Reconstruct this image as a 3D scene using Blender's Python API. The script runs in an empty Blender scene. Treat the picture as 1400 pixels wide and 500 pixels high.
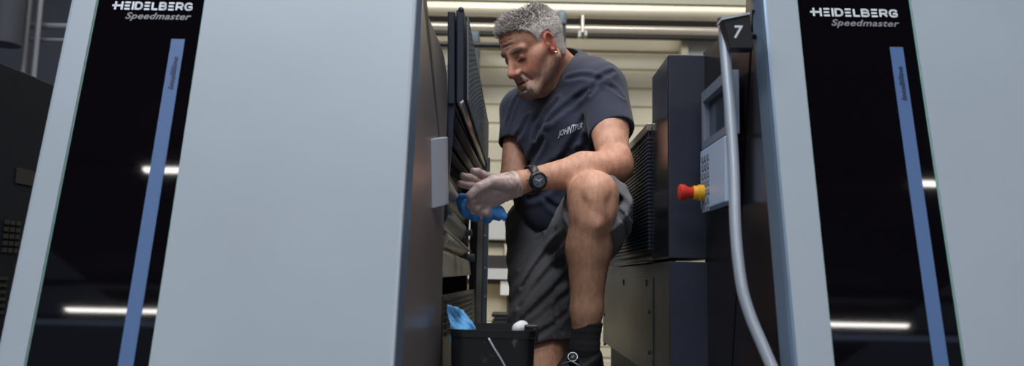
import bpy, bmesh, math, random
import numpy as np
from mathutils import Vector, Matrix
random.seed(7); np.random.seed(7)
SC = bpy.context.scene
COL = SC.collection

# ------------------------------------------------------------------ camera
CAM = Vector((0, 0, 1.0)); FPX = 1089.0; PITCH = math.radians(6.8); ROLL = math.radians(1.1)
_r0 = Vector((1, 0, 0)); FWD = Vector((0, math.cos(PITCH), math.sin(PITCH))); _u0 = _r0.cross(FWD)
RT = _r0 * math.cos(ROLL) + _u0 * math.sin(ROLL); UP = -_r0 * math.sin(ROLL) + _u0 * math.cos(ROLL)
cd = bpy.data.cameras.new('camera'); cam = bpy.data.objects.new('camera', cd); COL.objects.link(cam)
cd.sensor_width = 36; cd.lens = 36 * FPX / 1400; cd.clip_start = .05
cam.matrix_world = Matrix(((RT.x, UP.x, -FWD.x, CAM.x), (RT.y, UP.y, -FWD.y, CAM.y), (RT.z, UP.z, -FWD.z, CAM.z), (0, 0, 0, 1)))
cd.dof.use_dof = True; cd.dof.focus_distance = 2.05; cd.dof.aperture_fstop = 3.2
SC.camera = cam
# ------------------------------------------------------------------ exposure, world
SC.view_settings.view_transform = 'Standard'; SC.view_settings.look = 'None'
SC.view_settings.gamma = 1; SC.view_settings.use_curve_mapping = False
SC.view_settings.exposure = 0.0
wd = bpy.data.worlds.new('world'); SC.world = wd; wd.use_nodes = True
bg = wd.node_tree.nodes['Background']; bg.inputs[0].default_value = (.55, .68, .9, 1); bg.inputs[1].default_value = .16

def area(name, loc, size, power, color, target):
    l = bpy.data.lights.new(name, 'AREA'); l.shape = 'RECTANGLE'; l.size, l.size_y = size
    l.energy = power; l.color = color
    o = bpy.data.objects.new(name, l); COL.objects.link(o); o.location = loc
    o.rotation_euler = (Vector(target) - Vector(loc)).to_track_quat('-Z', 'Y').to_euler(); return o
# added area lamps: key over the aisle, fills over gap and far hall
area('skylight_aisle', (-1.8, -1.3, 6.2), (6, 1.6), 470, (.90, .95, 1.0), (0, 1.2, 1))
area('skylight_gap', (1.2, 1.4, 5.9), (2.5, 1.6), 150, (1.0, .96, .90), (.1, 2.2, 1))
area('skylight_back', (1.0, 4.8, 5.9), (7, 1.6), 180, (1.0, .95, .88), (1, 6.2, 1.5))

# ------------------------------------------------------------------ picture geometry helpers
def ray(px, py): return FWD + RT * ((px - 700) / FPX) + UP * ((250 - py) / FPX)
def W(px, py, Y):
    d = ray(px, py); return CAM + d * (Y / d.y)
def onplane(px, py, p, n):
    d = ray(px, py); return CAM + d * ((p - CAM).dot(n) / d.dot(n))
ALPHA = math.radians(10.8)                       # the covers lean back
P0 = Vector((0, 1.35, 1.0)); PV = Vector((0, math.sin(ALPHA), math.cos(ALPHA))); PN = Vector((0, -math.cos(ALPHA), math.sin(ALPHA)))
def PF(u, v, w=0): return P0 + Vector((u, 0, 0)) + PV * v + PN * w
def UVp(px, py, w=0):
    q = onplane(px, py, P0 + PN * w, PN) - P0; return q.x, q.dot(PV)

# ------------------------------------------------------------------ materials
def lin(c):
    return tuple(((x / 255) / 12.92 if x / 255 <= .04045 else ((x / 255 + .055) / 1.055) ** 2.4) for x in c) + (1,)
def mat(name, c, rough=.5, metal=0, var=.0, vscale=8, bump=0, bscale=60, stretch=(1, 1, 1), coat=0, spec=.5, emis=0, sheen=0, sss=0, alpha=1, c2=None):
    m = bpy.data.materials.new(name); m.use_nodes = True; nt = m.node_tree; b = nt.nodes['Principled BSDF']
    I = b.inputs; I['Base Color'].default_value = lin(c); I['Roughness'].default_value = rough; I['Metallic'].default_value = metal
    I['Coat Weight'].default_value = coat; I['Coat Roughness'].default_value = .08; I['Specular IOR Level'].default_value = spec
    I['Sheen Weight'].default_value = sheen; I['Subsurface Weight'].default_value = sss; I['Alpha'].default_value = alpha
    I['Subsurface Radius'].default_value = (1, .35, .2); I['Subsurface Scale'].default_value = .008
    if emis: I['Emission Color'].default_value = lin(c); I['Emission Strength'].default_value = emis
    tc = nt.nodes.new('ShaderNodeTexCoord'); mp = nt.nodes.new('ShaderNodeMapping'); mp.inputs['Scale'].default_value = stretch
    nt.links.new(tc.outputs['Object'], mp.inputs[0])
    if var:
        n = nt.nodes.new('ShaderNodeTexNoise'); n.inputs['Scale'].default_value = vscale; n.inputs['Detail'].default_value = 5
        nt.links.new(mp.outputs[0], n.inputs['Vector'])
        r = nt.nodes.new('ShaderNodeValToRGB'); a = c; d = c2 or tuple(min(255, x * (1 + var)) for x in c)
        e = c if c2 else tuple(x * (1 - var) for x in c)
        r.color_ramp.elements[0].position = .3; r.color_ramp.elements[1].position = .7
        r.color_ramp.elements[0].color = lin(e); r.color_ramp.elements[1].color = lin(d)
        nt.links.new(n.outputs['Fac'], r.inputs[0]); nt.links.new(r.outputs[0], I['Base Color'])
    if bump:
        n = nt.nodes.new('ShaderNodeTexNoise'); n.inputs['Scale'].default_value = bscale; n.inputs['Detail'].default_value = 4
        nt.links.new(mp.outputs[0], n.inputs['Vector']); bp = nt.nodes.new('ShaderNodeBump'); bp.inputs['Strength'].default_value = bump
        bp.inputs['Distance'].default_value = .004
        nt.links.new(n.outputs['Fac'], bp.inputs['Height']); nt.links.new(bp.outputs[0], I['Normal'])
    return m
M = {}
M['cover'] = mat('satin_blue_grey_paint', (151, 161, 171), .42, 0, .02, 3)
M['bevel'] = mat('brushed_bevel', (128, 146, 168), .3, .7, .03, 4, stretch=(1, 1, .1))
M['edge'] = mat('pale_edge_moulding', (172, 182, 194), .3, .1)
M['glass'] = mat('black_glass', (9, 7, 11), .03, 0)
M['glass_edge'] = mat('glass_edge', (120, 160, 150), .2)
M['strip'] = mat('blue_status_strip', (72, 98, 140), .35, emis=.07)
M['white_ink'] = mat('white_lettering', (205, 210, 218), .5)
M['grey_ink'] = mat('grey_lettering', (118, 118, 126), .5)
M['dark_ink'] = mat('dark_lettering', (28, 38, 66), .5)
M['side'] = mat('dark_brushed_steel', (150, 144, 144), .30, .7, .06, 5, .05, 90, stretch=(1, 1, .06))
M['sideR'] = mat('black_brushed_steel', (84, 80, 84), .25, .9, .06, 5, .05, 90, stretch=(1, 1, .06))
M['slate'] = mat('slate_powder_coat', (37, 41, 54), .38, .15, .05, 12, .08, 240)
M['slate_gloss'] = mat('slate_gloss_side', (50, 52, 62), .17, .75, .04, 10)
M['farhouse'] = mat('far_dark_coat', (18, 23, 34), .7, 0, .06, 10, spec=.15)
M['black'] = mat('black_plastic', (16, 17, 22), .4, 0, .1, 10)
M['inner'] = mat('dark_interior', (14, 14, 18), .6, 0, .2, 6)
M['guard'] = mat('guard_blue_black', (34, 42, 58), .42, .1, .06, 10)
M['silver'] = mat('silver_handle', (178, 186, 198), .32, .55, .02, 6)
M['handle'] = mat('pale_pull_handle', (158, 163, 176), .4, 0)
M['panelgrey'] = mat('panel_silver_grey', (118, 128, 144), .4, .3, .02, 9)
M['keyp'] = mat('keypad_pale_blue', (158, 176, 202), .4)
M['screen'] = mat('dark_screen', (40, 50, 66), .12)
M['yellow'] = mat('yellow_plastic', (214, 158, 30), .4)
M['red'] = mat('red_plastic', (190, 44, 26), .35)
M['steel'] = mat('worn_steel', (165, 160, 152), .35, .9, .12, 14, .1, 50, stretch=(1, .15, 1))
M['traysteel'] = mat('brushed_tray_steel', (166, 160, 148), .38, .45, .08, 10, stretch=(1, .1, 1))
M['brass'] = mat('amber_roller', (168, 146, 96), .3, .6, .15, 16, stretch=(1, .1, 1))
M['rubber'] = mat('rubber_roller', (44, 46, 52), .3, 0, .1, 12)
M['lowsteel'] = mat('stained_steel_cover', (70, 71, 70), .42, .6, .22, 3, .08, 40)
M['wall'] = mat('cream_cladding', (200, 192, 168), .6, 0, .04, 1.5)
M['pipe'] = mat('cream_pipe', (222, 210, 186), .35, .2, .05, 2)
M['pipe2'] = mat('bright_pipe', (226, 214, 198), .28, .5, .05, 2)
M['duct'] = mat('blue_grey_duct', (98, 112, 122), .5, 0, .06, 3)
M['darkbeam'] = mat('dark_beam', (46, 40, 38), .6, 0, .1, 3)
M['greenbeam'] = mat('grey_green_beam', (150, 152, 136), .6)
M['farwall'] = mat('dark_blue_wall', (34, 38, 48), .7, 0, .3, 1)
M['farpipe'] = mat('grey_far_pipe', (112, 114, 122), .5, .2, .05, 2)
M['floor'] = mat('grey_concrete', (120, 122, 126), .5, 0, .12, 2, .1, 30)
M['plat'] = mat('checker_footboard', (150, 154, 158), .4, .5, .12, 9, .2, 60)
M['ceil'] = mat('dark_ceiling', (30, 32, 38), .8)
M['lamp'] = mat('lamp_tube', (255, 250, 244), .5, emis=34)
M['lampbody'] = mat('lamp_housing', (60, 62, 66), .5)
M['carton'] = mat('cream_carton', (214, 200, 170), .7, 0, .05, 4)
M['paper'] = mat('white_paper', (218, 216, 214), .7)
M['palegrey'] = mat('pale_grey_panel', (190, 190, 186), .6, 0, .03, 3)

# ------------------------------------------------------------------ mesh helpers
def obj(name, verts, faces, m, parent=None, smooth=False, bevel=0):
    me = bpy.data.meshes.new(name); me.from_pydata([tuple(v) for v in verts], [], faces); 
    bm = bmesh.new(); bm.from_mesh(me); bmesh.ops.recalc_face_normals(bm, faces=bm.faces); bm.to_mesh(me); bm.free()
    o = bpy.data.objects.new(name, me); COL.objects.link(o); me.materials.append(m)
    if smooth: me.polygons.foreach_set('use_smooth', [True] * len(me.polygons))
    if bevel:
        b = o.modifiers.new('b', 'BEVEL'); b.width = bevel; b.segments = 3; b.limit_method = 'ANGLE'; b.angle_limit = .6
    if parent: o.parent = parent; o.matrix_parent_inverse = Matrix.Translation(parent.location).inverted()
    return o
def thing(name, label, cat, loc=(0, 0, 0), group=None):
    o = bpy.data.objects.new(name, None); COL.objects.link(o); o.location = loc; o.empty_display_size = .1
    return tag(o, label, cat, group)
def tag(o, label, cat, group=None):
    o['label'] = label; o['category'] = cat
    if group: o['group'] = group
    return o
def struct(o): o['kind'] = 'structure'; return o
class MB:
    def __init__(s): s.v = []; s.f = []
    def add(s, v, f):
        n = len(s.v); s.v += [Vector(x) for x in v]; s.f += [tuple(i + n for i in q) for q in f]; return s
    def hexa(s, c):   # 8 corners: 4 front loop, 4 back loop
        return s.add(c, [(0, 1, 2, 3), (7, 6, 5, 4), (0, 4, 5, 1), (1, 5, 6, 2), (2, 6, 7, 3), (3, 7, 4, 0)])
    def box(s, x0, x1, y0, y1, z0, z1):
        return s.hexa([(x0, y0, z0), (x1, y0, z0), (x1, y0, z1), (x0, y0, z1), (x0, y1, z0), (x1, y1, z0), (x1, y1, z1), (x0, y1, z1)])
    def prism(s, pts, off):      # polygon + offset vector
        n = len(pts); off = Vector(off); v = [Vector(p) for p in pts] + [Vector(p) + off for p in pts]
        return s.add(v, [tuple(range(n)), tuple(range(2 * n - 1, n - 1, -1))] + [(i, (i + 1) % n, (i + 1) % n + n, i + n) for i in range(n)])
    def tube(s, pts, r, n=14, caps=True):
        pts = [Vector(p) for p in pts]; rs = r if isinstance(r, (list, tuple)) else [r] * len(pts)
        ref = None; rings = []
        for i, p in enumerate(pts):
            t = (pts[min(i + 1, len(pts) - 1)] - pts[max(i - 1, 0)]).normalized()
            if ref is None: ref = t.orthogonal().normalized()
            ref = (ref - t * ref.dot(t)).normalized(); b = t.cross(ref)
            rings.append([p + (ref * math.cos(2 * math.pi * k / n) + b * math.sin(2 * math.pi * k / n)) * rs[i] for k in range(n)])
        v = [q for g in rings for q in g]; f = []
        for i in range(len(pts) - 1):
            for k in range(n): f.append((i * n + k, i * n + (k + 1) % n, (i + 1) * n + (k + 1) % n, (i + 1) * n + k))
        if caps: f.append(tuple(range(n - 1, -1, -1))); f.append(tuple((len(pts) - 1) * n + k for k in range(n)))
        return s.add(v, f)
    def build(s, name, m, parent=None, smooth=False, bevel=0): return obj(name, s.v, s.f, m, parent, smooth, bevel)
def catmull(p, n=6):
    p = [Vector(q) for q in p]; q = [p[0] * 2 - p[1]] + p + [p[-1] * 2 - p[-2]]; out = []
    for i in range(1, len(q) - 2):
        for k in range(n):
            t = k / n; a, b, c, d = q[i - 1:i + 3]
            out.append(.5 * ((2 * b) + (c - a) * t + (2 * a - 5 * b + 4 * c - d) * t * t + (3 * b - a - 3 * c + d) * t ** 3))
    return out + [p[-1]]
def smooth_by_angle(o, ang=.6):
    o.data.polygons.foreach_set('use_smooth', [True] * len(o.data.polygons))
    bm = bmesh.new(); bm.from_mesh(o.data)
    for e in bm.edges:
        if len(e.link_faces) == 2 and e.calc_face_angle(0) > ang: e.smooth = False
    bm.to_mesh(o.data); bm.free()

# ------------------------------------------------------------------ the hall
struct(MB().box(-9, 9, -14, 9, -.1, 0).build('floor', M['floor']))
struct(MB().box(-9, 9, -22, 9, 6.6, 6.7).build('ceiling', M['ceil']))
# ribbed cladding: a real folded profile
YB = 7.0
pts = []; z = 0
while z < 6.6:
    pts += [(z, 0), (z + .135, .0), (z + .15, .02), (z + .16, .02)]; z += .17
mb = MB(); v = []; f = []
for i, (zz, dy) in enumerate(pts):
    v += [(-3, YB + dy, zz), (9, YB + dy, zz)]
for i in range(len(pts) - 1): f.append((2 * i, 2 * i + 1, 2 * i + 3, 2 * i + 2))
n = len(v); v += [(-3, YB + .2, 0), (9, YB + .2, 0), (9, YB + .2, 6.6), (-3, YB + .2, 6.6)]; f.append((n, n + 3, n + 2, n + 1))
struct(mb.add(v, f).build('wall_back', M['wall']))
struct(MB().box(-9, -3.02, 6.6, 6.8, 0, 6.6).build('wall_left', M['farwall']))

def hbar(px0, px1, py0, py1, Y, dy, name, m, bevel=0):       # an upright rectangular member at depth Y
    a = W(px0, py1, Y); b = W(px1, py0, Y)
    return MB().box(a.x, b.x, Y, Y + dy, a.z, b.z).build(name, m, None, False, bevel)
def pipe(name, label, a, b, r, m, cat='pipe', group=None):
    o = MB().tube([a, b], r, 20).build(name, m); smooth_by_angle(o); return tag(o, label, cat, group)
# overhead services
Y6 = 6.2
c = W(760, 15, Y6); pipe('overhead_pipe', 'thick cream pipe running along the top of the hall wall', (-2.6, Y6, c.z), (6, Y6, c.z), .058, M['pipe'])
c = W(760, 36, Y6); pipe('overhead_pipe', 'thin bright pipe just below the thick cream pipe', (-2.6, Y6 + .05, c.z), (6, Y6 + .05, c.z), .031, M['pipe2'])
a = W(680, 2, 6.5)
tag(MB().box(-2.8, 6, 6.45, 6.6, a.z - .01, a.z + .12).build('steel_beam', M['greenbeam']), 'grey green steel beam above the thick cream pipe', 'beam')
a = W(760, 50, 6.75); b = W(760, 24, 6.75)
tag(MB().box(-2.8, 6, 6.72, 6.8, a.z, b.z).build('steel_beam', M['darkbeam']), 'dark steel beam behind the two cream pipes', 'beam')
b = W(690, 62, 5.8); a = W(560, 62, 5.8)
hp_ = pipe('hanging_pipe', 'black horizontal pipe left of the man above his forehead', (a.x - .6, 5.8, b.z), (b.x, 5.8, b.z), .022, M['black'])
for dx in (-.5, -.1): MB().tube([(a.x + dx, 5.8, b.z), (a.x + dx, 5.8, 6.6)], .006, 8).build('hanger', M['darkbeam'], hp_)
a = W(768, 22, 5.9); b = W(769, 110, 5.9)
t = thing('drop_hose', 'black vertical hose with grey elbow coming down behind the man', 'hose', (a.x, 5.9, b.z - .3))
MB().tube([(a.x, 5.9, a.z - .03), (a.x, 5.9, b.z - .3)], .034, 18).build('hose', M['guard'], t, True)
MB().tube(catmull([(a.x, 5.9, a.z - .07), (a.x, 5.9, a.z - .01), (a.x, 5.93, a.z + .02), (a.x, 6.13, a.z + .045)], 4), .037, 18).build('elbow', M['duct'], t, True)
a = W(796, 41, Y6)
t = thing('pipe_clamp', 'small metal clamp hanging from the thin bright pipe', 'clamp', (a.x, Y6, a.z))
MB().box(a.x - .012, a.x + .012, Y6 - .045, Y6 + .1, a.z - .035, a.z + .11).build('strap', M['steel'], t, bevel=.003)
MB().box(a.x - .035, a.x - .015, Y6 - .05, Y6 + .02, a.z - .07, a.z - .02).build('hook', M['palegrey'], t, bevel=.003)
MB().box(a.x + .015, a.x + .035, Y6 - .05, Y6 + .02, a.z - .06, a.z - .015).build('hook', M['palegrey'], t, bevel=.003)
tag(hbar(640, 655, 42, 95, 6.6, .3, 'ventilation_duct', M['duct'], .01), 'blue grey upright duct behind the opened mesh guard', 'duct')
# pale window on the right of the back wall
o = struct(hbar(940, 1010, 46, 130, 6.9, .06, 'window_1', M['palegrey'])); 
a = W(940, 130, 6.88); b = W(1010, 46, 6.88)
mb = MB(); mb.box(a.x - .06, a.x, 6.84, 6.96, a.z, b.z + .05); mb.box(a.x - .06, b.x, 6.84, 6.96, b.z, b.z + .05); mb.build('window_frame', M['wall'], o)
# storage rack far behind
YR = 4.6
t = thing('storage_rack', 'dark storage rack with a white rail behind the kneeling man', 'rack', W(690, 500, YR))
def rr(px0, px1, py0, py1, Y=YR, dy=.06):
    a = W(px0, py1, Y); b = W(px1, py0, Y); return (a.x, b.x, Y, Y + dy, a.z, b.z)
MB().box(*rr(690, 703, 329, 560)).build('post', M['darkbeam'], t); MB().box(*rr(850, 862, 329, 560)).build('post', M['darkbeam'], t)
MB().box(*rr(560, 900, 353, 367, YR - .03, .05)).build('beam', M['darkbeam'], t)
MB().box(*rr(560, 900, 380, 386, YR - .03, .4)).build('shelf', M['darkbeam'], t)
MB().box(*rr(560, 900, 371, 379, YR - .06, .05)).build('rail', M['palegrey'], t)
for (x0, x1, y0, y1, lab) in ((600, 689, 331, 352, 'cream carton left of the rack post on the upper level'), (705, 800, 331, 352, 'cream carton right of the rack post on the upper level'),
                              (600, 700, 388, 438, 'large cream carton low on the rack left of the man'), (706, 840, 388, 438, 'cream carton low on the rack behind the man')):
    o = MB().box(*rr(x0, x1, y0, y1, YR + .08, .4)).build('carton', M['carton'], None, bevel=.006)
    MB().box(*rr(x0 + (x1 - x0) * .45, x0 + (x1 - x0) * .55, y0, y1, YR + .078, .003)).build('tape', M['wall'], o); tag(o, lab, 'box', 'cartons in the rack')
o = MB().box(*rr(560, 900, 297, 326, YR + .02, .5)).build('crate_panel', M['palegrey'], None, bevel=.01); tag(o, 'long pale grey crate on top of the storage rack', 'crate')
o = MB().box(*rr(684, 708, 384, 403, YR - .04, .01)).build('paper_sheet', M['paper'], None); tag(o, 'white paper sheet hanging on the low cream carton', 'paper')
mb = MB()
for k in range(4):
    a = rr(672 + (k % 2) * 3, 708 - (k % 3) * 2, 429 + k * 5, 433 + k * 5, 4.2, .25); mb.box(*a)
o = mb.build('pallet_stack', M['black'], None, bevel=.004); tag(o, 'stack of thin black trays beyond the bucket', 'trays')
o = MB().box(*rr(560, 900, 451, 470, 4.15, .40)).build('pallet', M['carton'], None, bevel=.01); tag(o, 'pale wooden pallet under the black trays', 'pallet')

# far left gap: pipes in the dark hall
for px, lab in ((46, 'left of the two grey upright pipes in the dark left gap'), (61, 'right of the two grey upright pipes in the dark left gap')):
    a = W(px, -60, 5.2); b = W(px - 3, 200, 5.2); pipe('upright_pipe', lab, (a.x, 5.2, a.z), (a.x, 5.2, b.z), .018, M['farpipe'])
for py, r, lab in ((35, .022, 'upper horizontal grey pipe in the dark left gap'), (54, .014, 'lower horizontal grey pipe in the dark left gap')):
    a = W(30, py, 5.3); pipe('cross_pipe', lab, (a.x - 1.2, 5.3, a.z), (a.x + 1.5, 5.3, a.z), r, M['farpipe'])
a = W(8, 30, 5.0)
o = MB().tube([(a.x, 5.0, a.z + .6), (a.x, 5.0, a.z - .15)], .10, 24).build('round_duct', M['farwall'], None); smooth_by_angle(o); tag(o, 'dark round duct in the top left corner', 'duct')

# ------------------------------------------------------------------ ceiling lamps, mirrored in the black glass
def refl(px, py, zc):
    d = ray(px, py); p = onplane(px, py, P0, PN); r = d - PN * 2 * d.dot(PN); return p + r * ((zc - p.z) / r.z)
ZL = 6.3
def lamp(a, b, lab, w=.05):
    y = (a.y + b.y) / 2; x0, x1 = min(a.x, b.x), max(a.x, b.x)
    t = thing('ceiling_lamp', lab, 'lamp', ((x0 + x1) / 2, y, ZL + .1), 'linear ceiling lamps')
    MB().box(x0 - .05, x1 + .05, y - .1, y + .1, ZL + .01, ZL + .12).build('housing', M['lampbody'], t)
    n = max(1, int((x1 - x0) / 3)); L = (x1 - x0) / n
    MB().box(x0, x1, y - w, y + w, ZL - .03, ZL + .01).build('tube', M['lamp'], t)
    for x in (x0 + .2, x1 - .2): MB().tube([(x, y, ZL + .12), (x, y, 6.6)], .01, 8).build('hanger', M['lampbody'], t)
lamp(refl(87, 420, ZL), refl(1238, 447, ZL), 'long far linear lamp mirrored low in both black glass strips', .07)
lamp(refl(197, 231, ZL), refl(560, 238, ZL), 'nearer linear lamp mirrored in the left black glass strip', .05)
lamp(refl(1250, 250, ZL), refl(1600, 256, ZL), 'nearer linear lamp mirrored in the right black glass strip', .05)

M['skyglass'] = mat('roof_glazing', (150, 175, 215), .4, emis=1.0)  # added glowing strips; their mirror image in the glass stands in for roof beams
for n_, (py0, py1, hw) in enumerate(((384, 411, .07), (436, 463, .30), (231.5, 249.5, .03))):
    a = refl(150, py0, 6.55); b = refl(1200, py1, 6.55); y = (a.y + b.y) / 2
    o = struct(MB().box(-16, 16, y - hw, y + hw, 6.53, 6.59).build('window_%d' % (n_ + 2), M['skyglass']))
    for sg in (-1, 1): MB().box(-16, 16, y + sg * hw - .03, y + sg * hw + .03, 6.50, 6.60).build('window_frame', M['lampbody'], o)

# ------------------------------------------------------------------ lettering
STROKES = {  # bold geometric capitals on a 0..1 x 0..1 box: (width, polylines)
 'H': (.86, [[(0, 0), (0, 1)], [(.86, 0), (.86, 1)], [(-.42, .5), (.86, .5)]]),
 'h': (.86, [[(0, 0), (0, 1)], [(.86, 0), (.86, 1)], [(0, .5), (.86, .5)]]),
 'E': (.72, [[(0, 0), (.72, 0)], [(0, .5), (.66, .5)], [(0, 1), (.72, 1)]]),
 'I': (.0, [[(0, 0), (0, 1)]]),
 'D': (.8, [[(0, 0), (.45, 0), (.68, .1), (.8, .32), (.8, .68), (.68, .9), (.45, 1), (0, 1), (0, 0)]]),
 'L': (.62, [[(0, 1), (0, 0), (.62, 0)]]),
 'B': (.78, [[(0, 0), (.55, 0), (.72, .06), (.78, .25), (.72, .44), (.55, .52), (0, .52)], [(.5, .52), (.68, .6), (.72, .76), (.66, .92), (.5, 1), (0, 1), (0, 0)]]),
 'R': (.78, [[(0, 0), (0, 1), (.5, 1), (.7, .92), (.76, .72), (.7, .5), (.5, .42), (0, .42)], [(.42, .42), (.78, 0)]]),
 'G': (.86, [[(.82, .82), (.66, .97), (.45, 1), (.22, .95), (.06, .76), (0, .5), (.06, .24), (.22, .05), (.45, 0), (.7, .04), (.84, .12), (.84, .46), (.46, .46)]]),
}
def logo(name, text, org, ux, uy, h, m, parent, wt=.21, gap=.36, total=None):
    adv = [STROKES[c][0] for c in text]; W0 = sum(adv) + (gap) * (len(text) - 1) + wt
    sx = (total / (W0)) if total else h
    mb = MB(); x = 0; nrm = ux.cross(uy).normalized() * .0006
    def P(a, b): return org + ux * ((x + a) * sx) + uy * (b * (h * (1 - wt)) + h * wt / 2)
    for c in text:
        for pl in STROKES[c][1]:
            for i in range(len(pl) - 1):
                a, b = P(*pl[i]), P(*pl[i + 1]); d = (b - a).normalized(); s = d.cross(nrm).normalized() * h * wt / 2
                e = d * (h * wt / 2 if 0 < i < len(pl) - 1 or (pl[0] == pl[-1]) else 0); g = d * (h * wt / 2 if len(pl) == 2 and abs(d.dot(uy)) > .9 else (0 if len(pl) == 2 else h * wt * .25))
                mb.prism([a - g + s, b + g + s, b + g - s, a - g - s], nrm)
        x += STROKES[c][0] + gap
    return mb.build(name, m, parent)
def text(name, s, org, ux, uy, h, m, parent, bold=.02, shear=0, width=None):
    cu = bpy.data.curves.new(name, 'FONT'); cu.body = s; cu.size = 1; cu.offset = bold; cu.extrude = .002; cu.shear = shear; cu.space_character = 1.08
    to = bpy.data.objects.new('tmp', cu); COL.objects.link(to); dg = bpy.context.evaluated_depsgraph_get(); dg.update()
    me = bpy.data.meshes.new_from_object(to.evaluated_get(dg)); bpy.data.objects.remove(to)
    co = np.zeros(len(me.vertices) * 3); me.vertices.foreach_get('co', co); co = co.reshape(-1, 3)
    w0 = co[:, 0].max() - co[:, 0].min(); co[:, 0] -= co[:, 0].min(); sx = (width / w0) if width else h
    nrm = ux.cross(uy).normalized()
    out = np.array(org)[None] + co[:, :1] * sx * np.array(ux)[None] + co[:, 1:2] * h * np.array(uy)[None] + (co[:, 2:] * .15 + .0003) * np.array(nrm)[None]
    me.vertices.foreach_set('co', out.ravel()); me.update()
    o = bpy.data.objects.new(name, me); COL.objects.link(o); me.materials.append(m)
    if parent: o.parent = parent; o.matrix_parent_inverse = Matrix.Translation(parent.location).inverted()
    return o

# ------------------------------------------------------------------ cover helper in panel coordinates
V0, V1 = -1.0, .95
def slab(us_ws, back, name, m, parent, smooth=False, v0=V0, v1=V1):     # cross-section polyline extruded along the lean
    sec = list(us_ws) + [(us_ws[-1][0], back), (us_ws[0][0], back)]
    lo = [PF(u, v0, w) for u, w in sec]; return MB().prism(lo, PF(0, v1, 0) - PF(0, v0, 0)).build(name, m, parent)
def cover_face(unit, xl, gl, gr, xr, brand_org, side):
    """outer_cover xl..gl, glass gl..gr, main cover gr..xr  (all u in metres)"""
    gap = .0022
    glass = slab([(gl + gap, -.004), (gr - gap, -.004)], -.02, 'glass_strip', M['glass'], unit)
    slab([(gl + .0002, -.003), (gl + gap, -.003)], -.02, 'glass_edge', M['glass_edge'], unit)
    slab([(gr - gap, -.003), (gr - .0002, -.003)], -.02, 'glass_edge', M['glass_edge'], unit)
    return glass
X = Vector((1, 0, 0))

# ------------------------------------------------------------------ LEFT UNIT
LU = thing('printing_unit', 'grey printing press unit left of the man, opened with rollers showing', 'printing press', (-.45, 1.6, 0))
u42, u82, u242, u549 = (UVp(p, 250)[0] for p in (42, 82, 242, 549))
slab([(u42, -.02), (u42 + .004, -.002), (u42 + .01, 0), (u82, 0)], -.05, 'outer_cover', M['cover'], LU)
gl = cover_face(LU, u42, u82, u242, u549, None, 0)
slab([(u242, 0), (u549, 0)], -.04, 'front_cover', M['cover'], LU)
ub = UVp(564, 250, -.025)[0]
um = UVp(555, 250, -.008)[0]
slab([(u549, 0), (u549 + .005, -.0015), (um - .001, -.005), (um, -.008)], -.035, 'edge_moulding', M['edge'], LU)
slab([(um, -.008), (ub, -.025)], -.035, 'edge_bevel', M['bevel'], LU)
def graphics(gl, pxs, unit_pitch=0):
    (l0, lb), (l1, _) = UVp(pxs[0], pxs[1]), UVp(pxs[2], pxs[1])
    logo('brand_lettering', 'HEIDELBERG', PF(l0 + .004, lb, -.0038), X, PV, pxs[3], M['white_ink'], gl, total=l1 - l0 - .004)
    (s0, sb), (s1, _) = UVp(pxs[4], pxs[5]), UVp(pxs[6], pxs[5])
    text('model_lettering', 'Speedmaster', PF(s0, sb, -.0038), X, PV, .0185, M['grey_ink'], gl, .02, .28, s1 - s0)
    (a0, a1), (b0, _) = UVp(pxs[7], pxs[8]), UVp(pxs[9], pxs[8])
    lt = MB().prism([PF(a0, -.95, -.0038), PF(b0, -.95, -.0038), PF(b0, a1, -.0038), PF(a0, a1, -.0038)], PN * .0008).build('status_light', M['strip'], gl)
    w = b0 - a0; t0 = UVp(pxs[9], pxs[10])[1]; t1 = UVp(pxs[9], pxs[11])[1]
    text('light_lettering', 'Intelliline', PF(a0 + w * .72, t0, -.0026), PV, -X, .0135, M['dark_ink'], gl, .012, .2, t1 - t0)
graphics(gl, (153, 11.5, 263, .0172, 170, 24, 260, 233.5, 52, 252, 121, 77))
# side cover with curved top and a pull handle
sp1 = PF(ub, 0, -.025); sp3 = W(607, 300, 1.62); sn = (PV.cross(sp3 - sp1)).normalized()
if sn.x < 0: sn = -sn
outl = [(580, -40), (577, -12), (584, 18), (591, 36), (600, 56), (607, 76), (611, 100), (612, 135), (610, 200), (608, 260), (606, 340), (604, 420), (601, 520), (596, 700)]
poly = [onplane(x, y, sp1, sn) for x, y in outl] + [PF(ub, -.9, -.025), PF(ub, .42, -.025)]
SIDE = MB().prism(poly, -sn * .02).build('side_cover', M['side'], LU)
hp = [onplane(x, y, sp1 + sn * .0, sn) for x, y in ((589, 190), (603, 187), (604, 279), (590, 285))]
dn = (hp[3] - hp[0]).normalized()
h1, h2, h3, h4 = hp
mb = MB(); off = sn * .016
back_ = (h2 - h1)
prof = [(0, 0), (.12, .006), (.45, .016), (.8, .018), (.97, .012), (1, 0)]
mb.prism([h1 + back_ * a + sn * b for a, b in prof], h4 - h1)
ph = mb.build('pull_handle', M['handle'], SIDE, bevel=.0015); smooth_by_angle(ph, .7); ph['label'] = 'pale grey plastic pull handle'
# rear/inner box of the unit
mb = MB(); mb.box(-.62, -.60, 1.75, 2.62, .1, 1.75); mb.box(-.60, -.14, 2.6, 2.64, .1, 1.42); mb.box(-.60, -.20, 1.68, 2.6, .1, .13); mb.box(-.60, -.20, 1.72, 2.6, 1.50, 1.54); mb.build('inner_housing', M['inner'], LU)
mb = MB()
mb.box(-.60, -.20, 1.66, 1.70, .1, 1.32); mb.build('side_frame', M['inner'], LU)
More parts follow.
